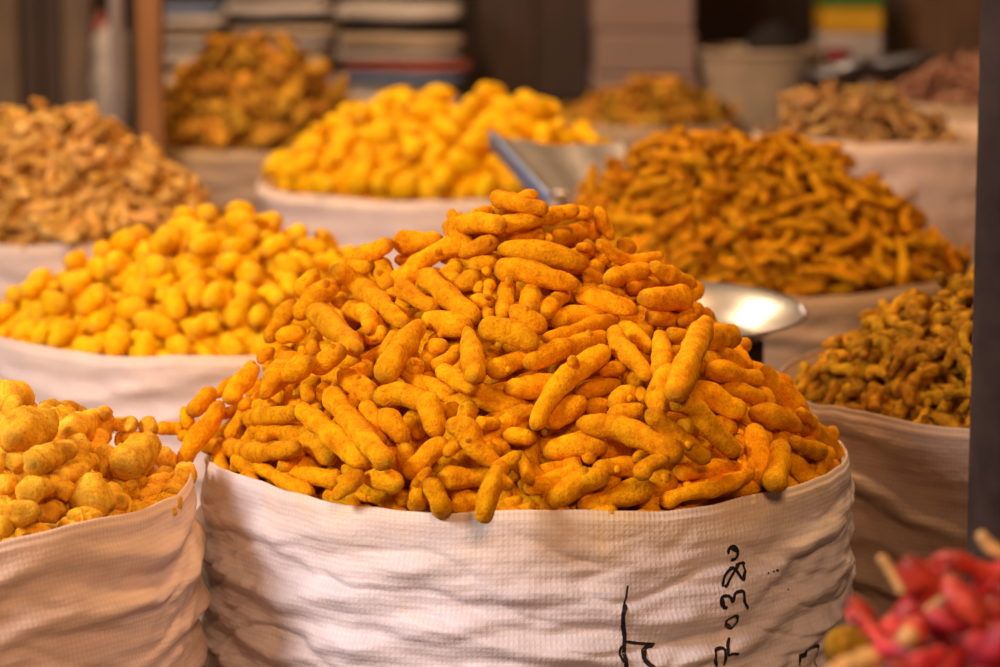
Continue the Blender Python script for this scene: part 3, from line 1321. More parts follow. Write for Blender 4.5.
def lay_traced(heap, traces, mat, name, off0, seedbase=0, lump=0.20, wr=0.08, ringed=0.012, cap=1.15, k=0.80, grow=0.08):
    """a piece seen in the photo: its axis is laid on the heap surface and rests on what lies below"""
    objs = []
    order = sorted(range(len(traces)), key=lambda i: (traces[i][2], i))
    for i in order:
        P, w, lay, st = traces[i]
        base = [heap.cast(x, y, off0) for x, y in P]
        if lay == 8:    # hangs over the rim
            df = proj((heap.s.c[0], heap.s.c[1] - heap.s.a, heap.s.zr))[2]
            base = [b if math.hypot(*(b[:2] - heap.s.c)) < heap.s.a - 0.03 else at(x, y, df - 0.015) for b, (x, y) in zip(base, P)]
        base = spline(np.array(base), 7)
        dep = np.mean([(b - CAM) @ FW for b in base])
        r = w * 0.5 / F * dep * (1 + grow)
        if lay >= 8:     # lies over the rim: pull its ends inside the cast slack
            pass
        D = CAM - base
        D /= np.linalg.norm(D, axis=1)[:, None]
        R = np.full(7, r) * np.array([.8, .95, 1, 1, 1, .95, .8])
        # axis ends are the tips: centres of the end spheres sit inwards
        t = heap.pile.drop(base, D, R, k=k, slope=0.45)
        C = base + D * t[:, None]
        if lay < 8:     # stays within the mouth of the sack
            for q_ in range(7):
                for step in range(60):
                    if np.hypot(*(C[q_, :2] - heap.s.c)) <= heap.s.a - (r * 1.15 + 0.011 if lay < 6 else r * 0.8 + 0.006) or C[q_, 2] > heap.s.zr + (r * 1.2 + 0.004 if lay < 6 else r * 0.6):
                        break
                    C[q_] -= D[q_] * 0.003
                else:
                    C[q_] += D[q_] * 0.18
        heap.pile.add(C, R)
        sd = seedbase + i * 0.73
        rd = random.Random(i + seedbase)
        org = C.mean(0)
        mb = MB()
        Cx = root_tube(mb, C - org, r, 26, 16, cap, sd, lump, (rd.uniform(.60, 1.02), rd.uniform(.60, 1.02)), wr=wr, ringed=ringed)
        kn = [(x, y, ww) for x, y, ww in st]
        for x, y, ww in kn:
            rr = ww * 0.5 / F * dep
            tgt = CAM + ray(x, y) * ((org - CAM) @ FW) - org
            j = int(np.argmin(np.linalg.norm(Cx - tgt, axis=1)))
            tc = -FW
            d = tgt - Cx[j]
            tip = tgt + tc * r * 0.55
            dd = tip - Cx[j]
            l = np.linalg.norm(dd)
            dd /= l
            l = max(l, r * 0.9)
            root_tube(mb, [Cx[j], Cx[j] + dd * l * 0.5, Cx[j] + dd * (l + rr * 0.8)], rr, 14, 12, 1.0, sd + 2, 0.08, (1, 0.9))
        if not kn and rd.random() < 0.22 and w > 14:
            j = rd.randint(6, len(Cx) - 7) if len(Cx) > 16 else len(Cx) // 2
            d = np.array([rd.uniform(-.6, .6), -0.6, rd.uniform(-.3, 1)])
            d /= np.linalg.norm(d)
            root_tube(mb, [Cx[j], Cx[j] + d * r * 0.7, Cx[j] + d * r * rd.uniform(1.25, 1.5)], r * rd.uniform(.3, .5), 12, 10, 1.0, sd + 3, 0.1)
        o = link(name, mb.mesh(name, mat), loc=org)
        L = np.linalg.norm(C[-1] - C[0])
        objs.append((o, org, C, L, r))
    return objs


ent = []
GRP_A = 'turmeric fingers heaped in the big front sack'
for (o, org, C, L, r) in lay_traced(HA, traces, M['finger'], 'turmeric_finger', -0.026):
    px, py, _ = proj(org)
    wl = 'short' if L < 0.034 else ('middling' if L < 0.056 else 'long')
    th = 'thick' if r > 0.0079 else 'thin' if r < 0.0058 else ''
    words = ' '.join(('%s %s finger %s, %s of front heap' % (wl, th, tilt_word(C[0], C[-1]), where_A(px, py))).split())
    o['category'] = 'turmeric'
    o['group'] = GRP_A
    ent.append((o, px, py, words))
for (p, Mx, c) in fill[:]:
    pass
fo = []
for k_, (p, Mx, c) in enumerate(fill):
    px, py, _ = proj(c)
    fo.append((p, Mx, c))
fillers = place(fo[-NFILL:], 'turmeric_finger', M['finger'], lambda p, Mx, c: '', 'turmeric', GRP_A)
for o, (p, Mx, c) in zip(fillers, fo[-NFILL:]):
    px, py, _ = proj(c)
    a = Mx[:3, :3] @ p.C[0] + Mx[:3, 3]
    b = Mx[:3, :3] @ p.C[-1] + Mx[:3, 3]
    ent.append((o, px, py, 'half buried finger %s, %s of front heap' % (tilt_word(a, b), where_A(px, py))))
uniq(ent, '', '')

# ------------------------------------------------------------------ knobby bulbs, bottom left
TC = """20,130 62,140|110|3
60,235 165,185|124|5
150,140 188,128|52|2
190,172 245,158|62|3
250,215 305,195|92|4
368,140 378,235|50|5|370,150,56
385,192 485,188|62|3
505,185 535,215|72|2
240,255 315,295|92|5
415,248 490,245|64|3
440,325 530,265|100|6
345,315 405,322|88|4|410,300,40
120,325 230,288|102|7
210,375 300,350|72|5
100,425 185,390|104|6
415,372 485,385|82|5
560,285 605,350|66|3
510,395 620,378|44|4
600,450 655,360|90|5
300,390 345,380|62|4
210,425 275,420|54|6
190,475 270,462|72|5
0,395 50,400|92|5
15,505 135,498|92|6
300,450 400,440|112|6
410,395 480,440|72|5
450,512 615,472|86|5
490,445 565,428|62|4
245,525 350,508|64|6
335,562 485,556|62|7
140,505 215,490|62|5
210,570 325,570|82|7
50,585 190,570|82|6
-20,560 35,550|82|6
5,640 65,620|64|7
5,230 25,300|62|3
35,310 85,325|72|4
-10,330 10,330|62|5
320,165 345,180|54|2
30,440 70,450|60|3
560,470 600,500|50|5
440,500 470,520|50|4
160,440 200,450|50|4
390,330 420,350|50|3
90,520 120,540|60|4"""
trc = []
for ln in TC.strip().split('\n'):
    q = ln.split('|')
    z = 3.509
    P = [(float(a.split(',')[0]) / z, 370 + float(a.split(',')[1]) / z) for a in q[0].split()]
    st = [(float(a.split(',')[0]) / z, 370 + float(a.split(',')[1]) / z, float(a.split(',')[2]) / z) for a in q[3:]]
    # the axis given is of the visible body: lengthen it to the tips
    P = np.array(P)
    w = float(q[1]) / z
    d = P[-1] - P[0]
    l = np.linalg.norm(d) + 1e-6
    ext = d / l * w * (0.16 if l < w * 1.4 else 0.0)
    P[0] -= ext
    P[-1] += ext
    trc.append(([tuple(x) for x in P], w, int(q[2]), st))
HC = Heap(SCc, [(0, 0.089), (0.3, 0.082), (0.6, 0.064), (0.85, 0.026), (1.0, -0.010)], peak=(SCc.c[0] + 0.03, SCc.c[1] + 0.03))
chunk = [Proto('chunk', i) for i in range(8)]
rs = np.random.RandomState(5)
undc = scatter(HC, chunk, 190, -0.056, rs, solid=False)
HC.pile = Pile()
fc = scatter(HC, chunk, 75, -0.046, rs, facing=-0.1, k=0.8)
fc = [q for q in fc if proj(q[2])[0] > -30]
HC.pile = Pile()
HC.core('turmeric_bulb_heap', M['knobby'], 'lower layers of knobby turmeric bulbs in the left front sack', under=baked(undc), off=0.044)
entc = []
GRP_C = 'knobby turmeric bulbs in the left front sack'


def where_C(px, py):
    a = 'back' if py < 425 else 'middle' if py < 480 else 'front rim'
    b = 'left' if px < 60 else 'right' if px > 130 else 'centre'
    return a + ' ' + b


for (o, org, C, L, r) in lay_traced(HC, trc, M['knobby'], 'turmeric_bulb', -0.028, 100, lump=0.34, wr=0.17, ringed=0.05, cap=0.95):
    px, py, _ = proj(org)
    o['category'] = 'turmeric'
    o['group'] = GRP_C
    sz = 'small' if r < 0.0068 else 'big' if r > 0.0098 else 'middling'
    entc.append((o, px, py, '%s knobby bulb %s, %s of left front heap' % (sz, tilt_word(C[0], C[-1]), where_C(px, py))))
cf = place(fc, 'turmeric_bulb', M['knobby'], lambda p, Mx, c: '', 'turmeric', GRP_C)
for o, (p, Mx, c) in zip(cf, fc):
    px, py, _ = proj(c)
    entc.append((o, px, py, 'half buried knobby bulb, %s of left front heap' % where_C(px, py)))
uniq(entc, '', '')

# ------------------------------------------------------------------ the other heaps


def zone(heap, words, up=('upper', 'middle', 'lower')):
    cx, cy, _ = proj((heap.s.c[0], heap.s.c[1], heap.s.zr))

    ty = proj((heap.pk[0], heap.pk[1], heap.z(heap.pk[0], heap.pk[1])))[1]
    by = proj((heap.s.c[0], heap.s.c[1] - heap.s.a, heap.s.zr))[1]
    w = proj((heap.s.c[0] + heap.s.a, heap.s.c[1], heap.s.zr))[0] - cx

    def fn(p, Mx, c):
        px, py, _ = proj(c)
        v = (py - ty) / (by - ty)
        a = up[0] if v < 0.38 else up[1] if v < 0.7 else up[2]
        u = (px - cx) / w
        b = 'left' if u < -0.33 else 'right' if u > 0.33 else 'central'
        t0, t1 = Mx[:3, :3] @ p.C[0] + Mx[:3, 3], Mx[:3, :3] @ p.C[-1] + Mx[:3, 3]
        return words % (tilt_word(t0, t1), '%s %s' % (a, b))
    return fn


def heap_of(sack, prof, kind, nproto, mat, n_under, n, name, heapname, heaplabel, words, cat, group, seed, peak=None, off=-0.022, facing=0.0, low=True, k=0.88, rmax=0.97, unique=False, az=None, keep=None, big=1.0, cap=0.024):
    H = Heap(sack, prof, peak)
    pr = [Proto(kind, i + seed * 20, low) for i in range(nproto)]
    if big != 1.0:
        for p in pr:
            p.v = p.v * big
            p.C, p.R = p.C * big, p.R * big
            p.mb.v = [p.v]
            p.mb.f = [p.f]
            p.mb.uv, p.mb.scar = [p.uv], [p.scar]
    rs = np.random.RandomState(seed)
    und = scatter(H, pr, n_under, off - 0.010, rs, solid=False)
    H.pile = Pile()
    top = scatter(H, pr, n, off, rs, facing=facing, k=k, rmax=rmax, az=az, cap=cap)
    if keep:
        top = [q for q in top if keep(*proj(q[2]))]
    H.core(heapname, mat, heaplabel, under=baked(und), off=-off + 0.010, seg=48, nr=12)
    objs = place(top, name, mat, zone(H, words), cat, group)
    if unique:
        uniq([(o, proj(c)[0], proj(c)[1], o['label']) for o, (p, Mx, c) in zip(objs, top)], '', '')
    return H


inframe = lambda px, py, d: -25 < px < 1025
heap_of(SB, [(0, .112), (.2, .104), (.5, .074), (.75, .038), (.92, .010), (1, -.004)], 'egg', 10, M['polished'], 300, 310,
        'polished_turmeric_bulb', 'polished_turmeric_heap', 'lower layers of smooth yellow bulbs in the second sack on the left',
        'smooth yellow egg shaped turmeric bulb %s, %s of left middle heap', 'turmeric', 'smooth yellow bulbs in the left middle sack', 21,
        peak=(SB.c[0] + 0.02, SB.c[1]), off=-0.024, low=False, keep=inframe, big=1.02, facing=0.1, cap=0.020)
heap_of(SD, [(0, .098), (.3, .085), (.6, .048), (.8, .008), (.92, -.025), (1, -.045)], 'curl', 14, M['curled'], 420, 330,
        'curled_turmeric', 'curled_turmeric_heap', 'lower layers of dark curled roots beside the pole',
        'dark curled turmeric root %s, %s of heap beside the pole', 'turmeric', 'dark curled turmeric roots beside the pole', 23,
        peak=(SD.c[0] - 0.01, SD.c[1] + 0.01), off=-0.019, big=1.04, low=False, keep=lambda px, py, d: px < 1000)
heap_of(SE, [(0, .150), (.25, .146), (.4, .130), (.55, .107), (.74, .066), (.9, .022), (1, -.002)], 'slim', 14, M['finger_back'], 420, 330,
        'slim_turmeric_finger', 'slim_turmeric_heap', 'lower layers of dark orange fingers in the right middle sack',
        'dark orange turmeric finger %s, %s of right middle heap', 'turmeric', 'dark orange turmeric fingers in the right middle sack', 25,
        peak=(SE.c[0] - 0.035, SE.c[1] - 0.01), off=-0.020, facing=0.1, big=0.84, cap=0.020)
heap_of(SF, [(0, .128), (.3, .120), (.55, .100), (.8, .058), (.93, .02), (1, -.002)], 'egg', 8, M['polished'], 200, 220,
        'yellow_turmeric_bulb', 'yellow_turmeric_heap', 'lower layers of yellow bulbs in the pale sack in the middle distance',
        'blurred bright yellow turmeric bulb %s, %s of centre back heap', 'turmeric', 'yellow bulbs in the pale middle distance sack', 27,
        peak=(SF.c[0] + 0.02, SF.c[1]), off=-0.030, big=1.25)
heap_of(SG, [(0, .150), (.2, .143), (.5, .108), (.8, .045), (.93, .01), (1, -.004)], 'ginger', 12, M['ginger'], 220, 240,
        'dried_ginger', 'dried_ginger_heap', 'lower layers of tan dried ginger at the left edge',
        'tan dried ginger piece %s, %s of left edge heap', 'ginger', 'tan dried ginger pieces at the left edge', 29, off=-0.022, keep=inframe)
heap_of(SH, [(0, .185), (.2, .175), (.45, .140), (.7, .085), (.9, .02), (1, -.004)], 'chunk', 10, M['olive'], 150, 160,
        'olive_turmeric_root', 'olive_turmeric_heap', 'lower layers of olive brown roots far behind on the left',
        'blurred olive brown root %s, %s of far left heap', 'turmeric', 'olive brown roots in the far left heap', 31, peak=(SH.c[0] - 0.03, SH.c[1]), off=-0.030)
heap_of(SI, [(0, .072), (.3, .064), (.6, .040), (.9, .010), (1, -.004)], 'slim', 8, M['olive'], 110, 120,
        'golden_turmeric_root', 'golden_turmeric_heap', 'lower layers of golden brown roots in the farthest sack',
        'blurred golden brown root %s, %s of the farthest heap', 'turmeric', 'golden brown roots in the farthest heap', 33, off=-0.022)
heap_of(SJ, [(0, .062), (.3, .052), (.5, .020), (.7, -.02), (.9, -.05), (1, -.07)], 'ginger', 8, M['tan'], 140, 120,
        'tan_dried_root', 'tan_root_heap', 'lower layers of tan roots in the pale pink sack',
        'blurred tan brown root %s, %s of pale pink sack heap', 'root', 'tan brown roots in the pale pink sack', 35,
        peak=(SJ.c[0] - 0.10, SJ.c[1]), off=-0.020)
heap_of(SK, [(0, .085), (.3, .075), (.6, .045), (.9, .010), (1, -.004)], 'ginger', 8, M['pinkroot'], 110, 90,
        'pink_brown_root', 'pink_brown_root_heap', 'lower layers of pinkish brown roots at the far right',
        'blurred pinkish brown root %s, %s of far right heap', 'root', 'pinkish brown roots at the far right', 37, off=-0.022, keep=lambda px, py, d: px < 1000)

# ------------------------------------------------------------------ red chillies, bottom right, near the lens
HL = Heap(SL, [(0, .085), (.3, .075), (.6, .045), (.9, .0), (1, -.02)], peak=(SL.c[0] - 0.005, SL.c[1] + 0.01))


def chilli(P, w, r_, stalk=None, name='dried_chilli'):
    """P: pixel axis from the stalk end to the tip; depth from the heap"""
    pass


CH = [  # axis pixels, width, depth, stalk pixels
    ("905,560 930,600 945,660", 28, 1.46, None),
    ("850,612 868,625 888,650", 17, 1.44, None),
    ("846,600 866,612 874,630 890,642", 15, 1.47, None),
    ("878,640 905,615 930,590 950,565", 22, 1.48, None),
    ("925,585 948,562 975,566", 21, 1.50, None),
    ("950,556 985,572 1015,568", 20, 1.47, None),
    ("1015,560 985,585 968,610", 24, 1.45, None),
    ("945,575 965,605 985,640", 30, 1.43, None),
    ("905,640 925,625 945,640 940,665", 22, 1.41, "905,640 880,650"),
    ("870,665 890,650 915,655", 20, 1.39, None),
    ("885,690 915,668 950,650", 26, 1.37, None),
    ("935,690 955,650 975,625", 24, 1.40, None),
    ("975,680 1000,650 1020,615", 34, 1.36, None),
    ("965,640 990,655 1015,690", 28, 1.38, None),
    ("1010,600 990,620 1000,650", 24, 1.41, None),
    ("920,690 900,670 880,668", 24, 1.36, None),
    ("960,700 985,680 1010,690", 30, 1.34, None),
    ("860,690 880,680 905,690", 22, 1.36, None),
    ("930,610 950,625 970,622", 20, 1.42, None),
    ("1000,590 1015,600 1030,630", 26, 1.43, None),
]
LBL = ['thick chilli slanting down from the top left of the red heap', 'lower of the two red chilli tips poking out left of the red heap',
       'upper red chilli tip poking out farthest left towards the white sack', 'long red chilli slanting up to the crest of the red heap',
       'arched red chilli on the crest of the red heap', 'red chilli at the right end of the crest, under the pole', 'red chilli under the crest near the right edge',
       'wide pinkish red chilli in the middle of the red heap', 'hooked red chilli with a tan stalk in the lower left of the red heap',
       'short red chilli beside the brown root at the bottom', 'red chilli leaving the bottom edge of the picture, left of the middle of the heap',
       'red chilli slanting up right, low in the middle of the heap', 'thick orange red chilli in the bottom right corner', 'crossing dark red chilli low on the right',
       'curved red chilli at the right edge of the picture', 'red chilli tip at the bottom, lowest on the left', 'thick red chilli cut by the bottom edge on the right',
       'red chilli lying level at the very bottom left of the heap', 'small red chilli in the hollow of the heap', 'red chilli cut by the right edge of the picture']
for i, (pts, w, d, st) in enumerate(CH):
    px = [tuple(map(float, a.split(','))) for a in pts.split()]
    P = np.array([at(x, y, d + 0.02 * math.sin(i * 2.3 + k)) for k, (x, y) in enumerate(px)])
    r = w * 0.62 / F * d
    org = P.mean(0)
    mb = MB()
    root_tube(mb, P - org, r, 26, 16, 1.6, i * 1.9, 0.28, (0.95, 0.45), wr=0.22, flat=0.8)
    o = link('dried_chilli', mb.mesh('dried_chilli', M['chili']), loc=org, label=LBL[i], cat='chilli', group='dried red chillies in the bottom right corner')
    if st is None and i == 10:
        a, b = px[0], (px[0][0] - 9 + (i * 7) % 18, px[0][1] - 12)
        st = '%f,%f %f,%f' % (a[0], a[1], b[0], b[1])
    if st:
        q = [tuple(map(float, a.split(','))) for a in st.split()]
        A, B = P[0], at(q[1][0], q[1][1], d)
        Bv = B - A
        mb = MB()
        root_tube(mb, [A - org - Bv * 0.1, A - org + Bv * 0.5 + np.array([0, 0.002, 0.001]), B - org], 0.0022, 14, 8, 1.0, i, 0.1)
        lathe_pts = [A - org + (P[1] - A) / np.linalg.norm(P[1] - A) * 0.008, A - org, A - org + Bv / (np.linalg.norm(Bv) + 1e-9) * 0.004]
        root_tube(mb, lathe_pts, r * 0.75, 12, 10, 0.8, i + 3, 0.1, (1.2, 0.5))
        link('stalk', mb.mesh('stalk', M['stalk']), parent=o)['label'] = 'tan dried stalk'
# loose dry stalks and brown roots among the chillies
for (pts, w, d, lab) in (("879,555 892,573 904,594", 11, 1.47, 'tan dry stalk sticking up from the red heap beside the brown sack'),
                         ("978,532 992,548 1015,560", 13, 1.48, 'tan dry stalk by the foot of the dark pole'),
                         ("925,612 940,602 950,598", 10, 1.44, 'pale stalk lying in the hollow of the red heap')):
    P = np.array([at(*map(float, a.split(',')), d) for a in pts.split()])
    org = P.mean(0)
    mb = MB()
    root_tube(mb, P - org, w * 0.5 / F * d, 18, 10, 0.8, w, 0.15, (0.9, 1.0))
    link('dry_stalk', mb.mesh('dry_stalk', M['stalk']), loc=org, label=lab, cat='stalk')
for (pts, w, d, mt, lab) in (("825,658 850,645 872,660", 34, 1.62, 'olive', 'round dark brown root beside the foot of the white sack'),
                             ("820,690 850,672 890,678", 36, 1.42, 'tan', 'blurred tan root lowest in the picture beside the chillies'),
                             ("850,668 880,655 900,662", 24, 1.40, 'tan', 'blurred tan root touching the left end of the chillies')):
    P = np.array([at(*map(float, a.split(',')), d) for a in pts.split()])
    org = P.mean(0)
    mb = MB()
    root_tube(mb, P - org, w * 0.5 / F * d, 24, 16, 1.0, w, 0.2)
    link('dried_root', mb.mesh('dried_root', M[mt]), loc=org, label=lab, cat='root')
rs = np.random.RandomState(8)
chp = [Proto('slim', 300 + i, True) for i in range(6)]
und = scatter(HL, chp, 200, -0.03, rs, solid=False)
HL.core('dried_chilli_heap', M['chili'], 'crushed lower layers of the red chillies at the bottom right', under=baked(und), off=0.03)

# ------------------------------------------------------------------ steel pan on a dark tin, behind the front heap
pc = at(690, 306, 2.74)
canr = 0.070
ph = pc[2] - 0.030
mb = MB()
lathe(mb, [(0.0, 0.0), (canr - 0.004, 0.0), (canr, 0.004), (canr, 0.05), (canr + 0.0015, 0.055), (canr, 0.06), (canr, ph - 0.06), (canr + 0.0015, ph - 0.055), (canr, ph - 0.05),
           (canr, ph - 0.004), (canr - 0.002, ph - 0.002), (canr - 0.004, ph - 0.004), (canr - 0.004, 0.006), (0.0, 0.006)])
link('storage_tin', mb.mesh('storage_tin', M['tin']), loc=(pc[0], pc[1], 0), label='dark brown round tin holding up the steel pan behind the front heap', cat='tin')
mb = MB()
R = 0.108
lathe(mb, [(0, 0.0), (0.055, 0.0), (0.066, 0.003), (0.080, 0.013), (0.092, 0.021), (0.101, 0.025), (R, 0.0265), (R + 0.002, 0.0275), (R + 0.0015, 0.0295), (R - 0.001, 0.0290),
           (0.101, 0.0272), (0.091, 0.0232), (0.079, 0.0152), (0.065, 0.0050), (0.055, 0.0018), (0, 0.0018)], seg=96)
pan = link('steel_pan', mb.mesh('steel_pan', M['steel']), loc=(pc[0], pc[1], ph), label='shiny round steel pan between the front heap and the dark orange heap', cat='pan')
pan.rotation_euler = (0.09, 0.02, 0)
for ang in (-0.05, 0.10):
    mb = MB()
    lathe(mb, [(0, 0.0038), (0.0018, 0.0034), (0.0032, 0.0018), (0.0034, 0), (0, 0)], (R * math.cos(ang) * 0.985, R * math.sin(ang) * 0.985, 0.0285), seg=12)
    link('rivet', mb.mesh('rivet', M['steel']), parent=pan)

# ------------------------------------------------------------------ steel scoop stuck in the right middle heap
Q = {}
top_l = at(491, 133, 3.38)
bot = at(550, 197, 3.20)
top_r = at(622, 141, 3.42)
ax_w = top_r - top_l
wid = np.linalg.norm(ax_w)
ax_w /= wid
ax_l = bot - top_l
ln = np.linalg.norm(ax_l)
ax_l /= ln
nz = np.cross(ax_l, ax_w)
nz /= np.linalg.norm(nz)
if nz @ (CAM - bot) < 0:
    nz = -nz
bot_r = bot + ax_w * wid * 0.72
mb = MB()
th = 0.0012


def sheet(mb, a, b, c, d, n, t=0.0012):
    v = [a, b, c, d] + [p + n * t for p in (a, b, c, d)]
    mb.add(np.array(v), [(0, 1, 2, 3), (7, 6, 5, 4), (0, 4, 5, 1), (1, 5, 6, 2), (2, 6, 7, 3), (3, 7, 4, 0)])


org = bot.copy()
z0, z1 = top_l - org, bot - org
y0, y1 = top_r - org, bot_r - org
# base plate with a shallow crease pressed along it
K = 14
v, f = [], []
for i in range(K + 1):
    q = i / K
    bowl = -0.010 * math.sin(q * math.pi) - 0.0016 * math.sin(q * math.pi * 5)
    a = z0 + (y0 - z0) * q + nz * bowl
    b = z1 + (y1 - z1) * q + nz * bowl
    v += [a, b, b - nz * th, a - nz * th]
for i in range(K):
    a, b = i * 4, i * 4 + 4
    for k in range(4):
        k2 = (k + 1) % 4
        f.append((a + k, a + k2, b + k2, b + k))
f += [(0, 3, 2, 1), (K * 4, K * 4 + 1, K * 4 + 2, K * 4 + 3)]
mb.add(np.array(v), f)
sc = link('steel_scoop', None, loc=org, label='flat steel scoop resting between the yellow heap and the dark orange heap', cat='scoop')
link('blade', mb.mesh('blade', M['steel_dull'], smooth=False), parent=sc)
mb = MB()
side = nz * 0.016
root_tube(mb, [z0, (z0 + z1) / 2, z1], 0.0038, 16, 10, 0.6, 0.0, 0.0, (1, 1), wr=0, ringed=0)
sheet(mb, z0 - nz * 0.018, z1 - nz * 0.018, z1 + nz * 0.002, z0 + nz * 0.002, -ax_w)
M['blue_light_edge'] = plain('painted_blue_light_rim', (0.20, 0.25, 0.40), 0.35, 0.3, 0.5, 20, 0.1)  # bluish light on the steel rim, put into its colour
link('side_wall', mb.mesh('side_wall', M['blue_light_edge']), parent=sc)['label'] = 'rolled steel edge with blue light put into its colour'
mb = MB()
root_tube(mb, [z1 + ax_w * 0.004 + nz * 0.003, z1 + ax_w * 0.022 + nz * 0.004], 0.0055, 14, 8, 0.6, 0.0, 0.0, (1, 1), wr=0, ringed=0)  # short stub added to stand for the highlight on the scoop
link('highlight_stub', mb.mesh('highlight_stub', M['steel']), parent=sc)['label'] = 'steel stub added for the highlight at the lower corner'

# ------------------------------------------------------------------ dark pole on the right
p0 = at(1017, 400, 1.86)
mb = MB()
pr = 0.0295
prof = [(0, 0), (0.055, 0), (0.055, 0.006), (pr + 0.003, 0.010), (pr, 0.016), (pr, 2.4), (0, 2.4)]
lathe(mb, prof, seg=48)
link('metal_pole', mb.mesh('metal_pole', M['pole']), loc=(p0[0], p0[1], 0), label='dark round metal pole rising along the right edge of the picture', cat='pole')

# ------------------------------------------------------------------ background


def img_box(px0, px1, py0, py1, d, dep, mat, name, label, cat, bev=0.01, parent=None, z0=None, lump=0.0, kind=None, group=None):
    """an upright box-like thing whose front spans these photo pixels at distance d"""
    a, b = at(px0, py1, d), at(px1, py0, d)
    zlo = a[2] if z0 is None else z0
    w, h = b[0] - a[0], b[2] - zlo
    mb = MB()
    nx, nz_ = max(2, int(w / 0.03)), max(2, int(h / 0.02))
    box(mb, 0, w, 0, dep, 0, h, bev)
    return link(name, mb.mesh(name, mat, smooth=False), loc=(a[0], a[1], zlo), label=label, cat=cat, kind=kind, parent=parent, group=group)


CT = ZR - 0.08      # counter top height at the back
cnt = at(500, 90, 6.0)
mb = MB()
box(mb, -1.7, 1.7, 0, 1.5, CT - 0.04, CT, 0.004)
sl = link('back_counter', None, loc=(0, 5.60, 0), label='low dark wooden counter along the back, under the stacked cloth', cat='counter')
link('top', mb.mesh('top', M['darkwood'], smooth=False), parent=sl)
for x in (-1.6, -0.55, 0.5, 1.55):
    for y in (0.08, 1.40):
        mb = MB()
        box(mb, x - 0.04, x + 0.04, y - 0.04, y + 0.04, 0, CT - 0.04, 0.004)
        link('leg', mb.mesh('leg', M['darkwood'], smooth=False), parent=sl)


def cushion(w, dep, h, seed, folds=0):
    """a folded sack or cloth lying flat: soft edges, sagging top"""
    mb = MB()
    nx, ny = 28, 10
    v, f = [], []
    prof = []
    for k in range(12):
        a = 2 * math.pi * k / 12
        prof.append((math.copysign(abs(math.cos(a)) ** 0.45, math.cos(a)), math.copysign(abs(math.sin(a)) ** 0.6, math.sin(a))))
    for i in range(nx + 1):
        q = i / nx
        e = min(1, math.sin(q * math.pi) ** 0.25 if 0 < q < 1 else 0.0)
        for (cy, cz) in prof:
            x = q * w
            y = dep / 2 + cy * dep / 2 * (0.8 + 0.2 * e) + 0.006 * noise.noise(Vector((x * 9, cz * 2, seed)))
            z = h / 2 + cz * h / 2 * (0.35 + 0.65 * e)
            z += h * 0.16 * noise.noise(Vector((x * 8, y * 6, seed + 2)))
            v.append((x, y, z))
    n = len(prof)
    for i in range(nx):
        for k in range(n):
            k2 = (k + 1) % n
            f.append((i * n + k, i * n + k2, (i + 1) * n + k2, (i + 1) * n + k))
    f.append(tuple(range(n))[::-1])
    f.append(tuple(nx * n + k for k in range(n)))
    mb.add(v, f)
    return mb


def stack(px0, px1, y_list, d, mats, grp, labels, dep=0.34):
    """folded cloths stacked on the counter; y_list photo rows of the layer borders, from below upwards"""
    for i in range(len(y_list) - 1):
        a, b = at(px0, y_list[i], d), at(px1, y_list[i + 1], d)
        if i == 0:
            a[2] = CT + 0.004
        w, h = b[0] - a[0] - 0.01, b[2] - a[2]
        j = 0.012 * math.sin(i * 2.1 + px0)
        mb = cushion(w, dep, h * 0.93, i + px0)
        link('folded_cloth', mb.mesh('folded_cloth', M[mats[i]]), loc=(a[0] + j, a[1], a[2]), label=labels[i], cat='cloth', group=grp)


d1 = 5.9
def rows(ys, d):
    yb = proj((0, d * 1.0, CT))[1]
    return [yb] + ys

# row (photo y) where the counter top meets the front faces
p_ = at(400, 100, d1)
yb = 100 + (p_[2] - CT) / (F and 1) * F / d1
stack(337, 470, [yb, 84, 73, 62, 50, 31, 24, 4], d1, ['cloth_grey', 'cloth_blue', 'cloth_red', 'cloth_grey', 'cloth_cream', 'cloth_dark', 'cloth_white'],
      'folded cloths stacked right of the olive heap',
      ['lowest grey folded cloth of the right cloth stack', 'blue grey folded cloth near the bottom of the right stack', 'faded red folded cloth in the right stack',
       'grey folded cloth over the red one', 'cream folded cloth in the middle of the right stack', 'thin blackish cloth under the topmost white one', 'topmost off white folded cloth of the right stack'])
stack(222, 336, [yb, 70, 50, 38, 24, 18, 0, -14], d1 + 0.1, ['cloth_grey', 'cloth_cream', 'cloth_grey', 'cloth_cream', 'cloth_dark', 'cloth_white', 'cloth_grey'],
      'folded cloths stacked behind the olive heap',
      ['lowest grey cloth of the middle stack behind the olive heap', 'lower cream cloth of the middle stack', 'grey cloth in the middle of the middle stack', 'upper cream cloth of the middle stack',
       'thin dark cloth in the middle stack', 'off white cloth high in the middle stack', 'topmost grey cloth of the middle stack, cut by the top edge'])
stack(150, 221, [yb, 68, 50, 36, 30, 14, 8], d1 + 0.05, ['cloth_grey', 'cloth_white', 'cloth_grey', 'cloth_cream', 'cloth_white', 'cloth_blue'],
      'folded cloths stacked right of the wooden post',
      ['lowest grey cloth of the stack beside the post', 'lower off white cloth of the stack beside the post', 'middle grey cloth of the stack beside the post', 'thin cream cloth of the stack beside the post',
       'upper off white cloth of the stack beside the post', 'topmost blue grey cloth of the stack beside the post'])

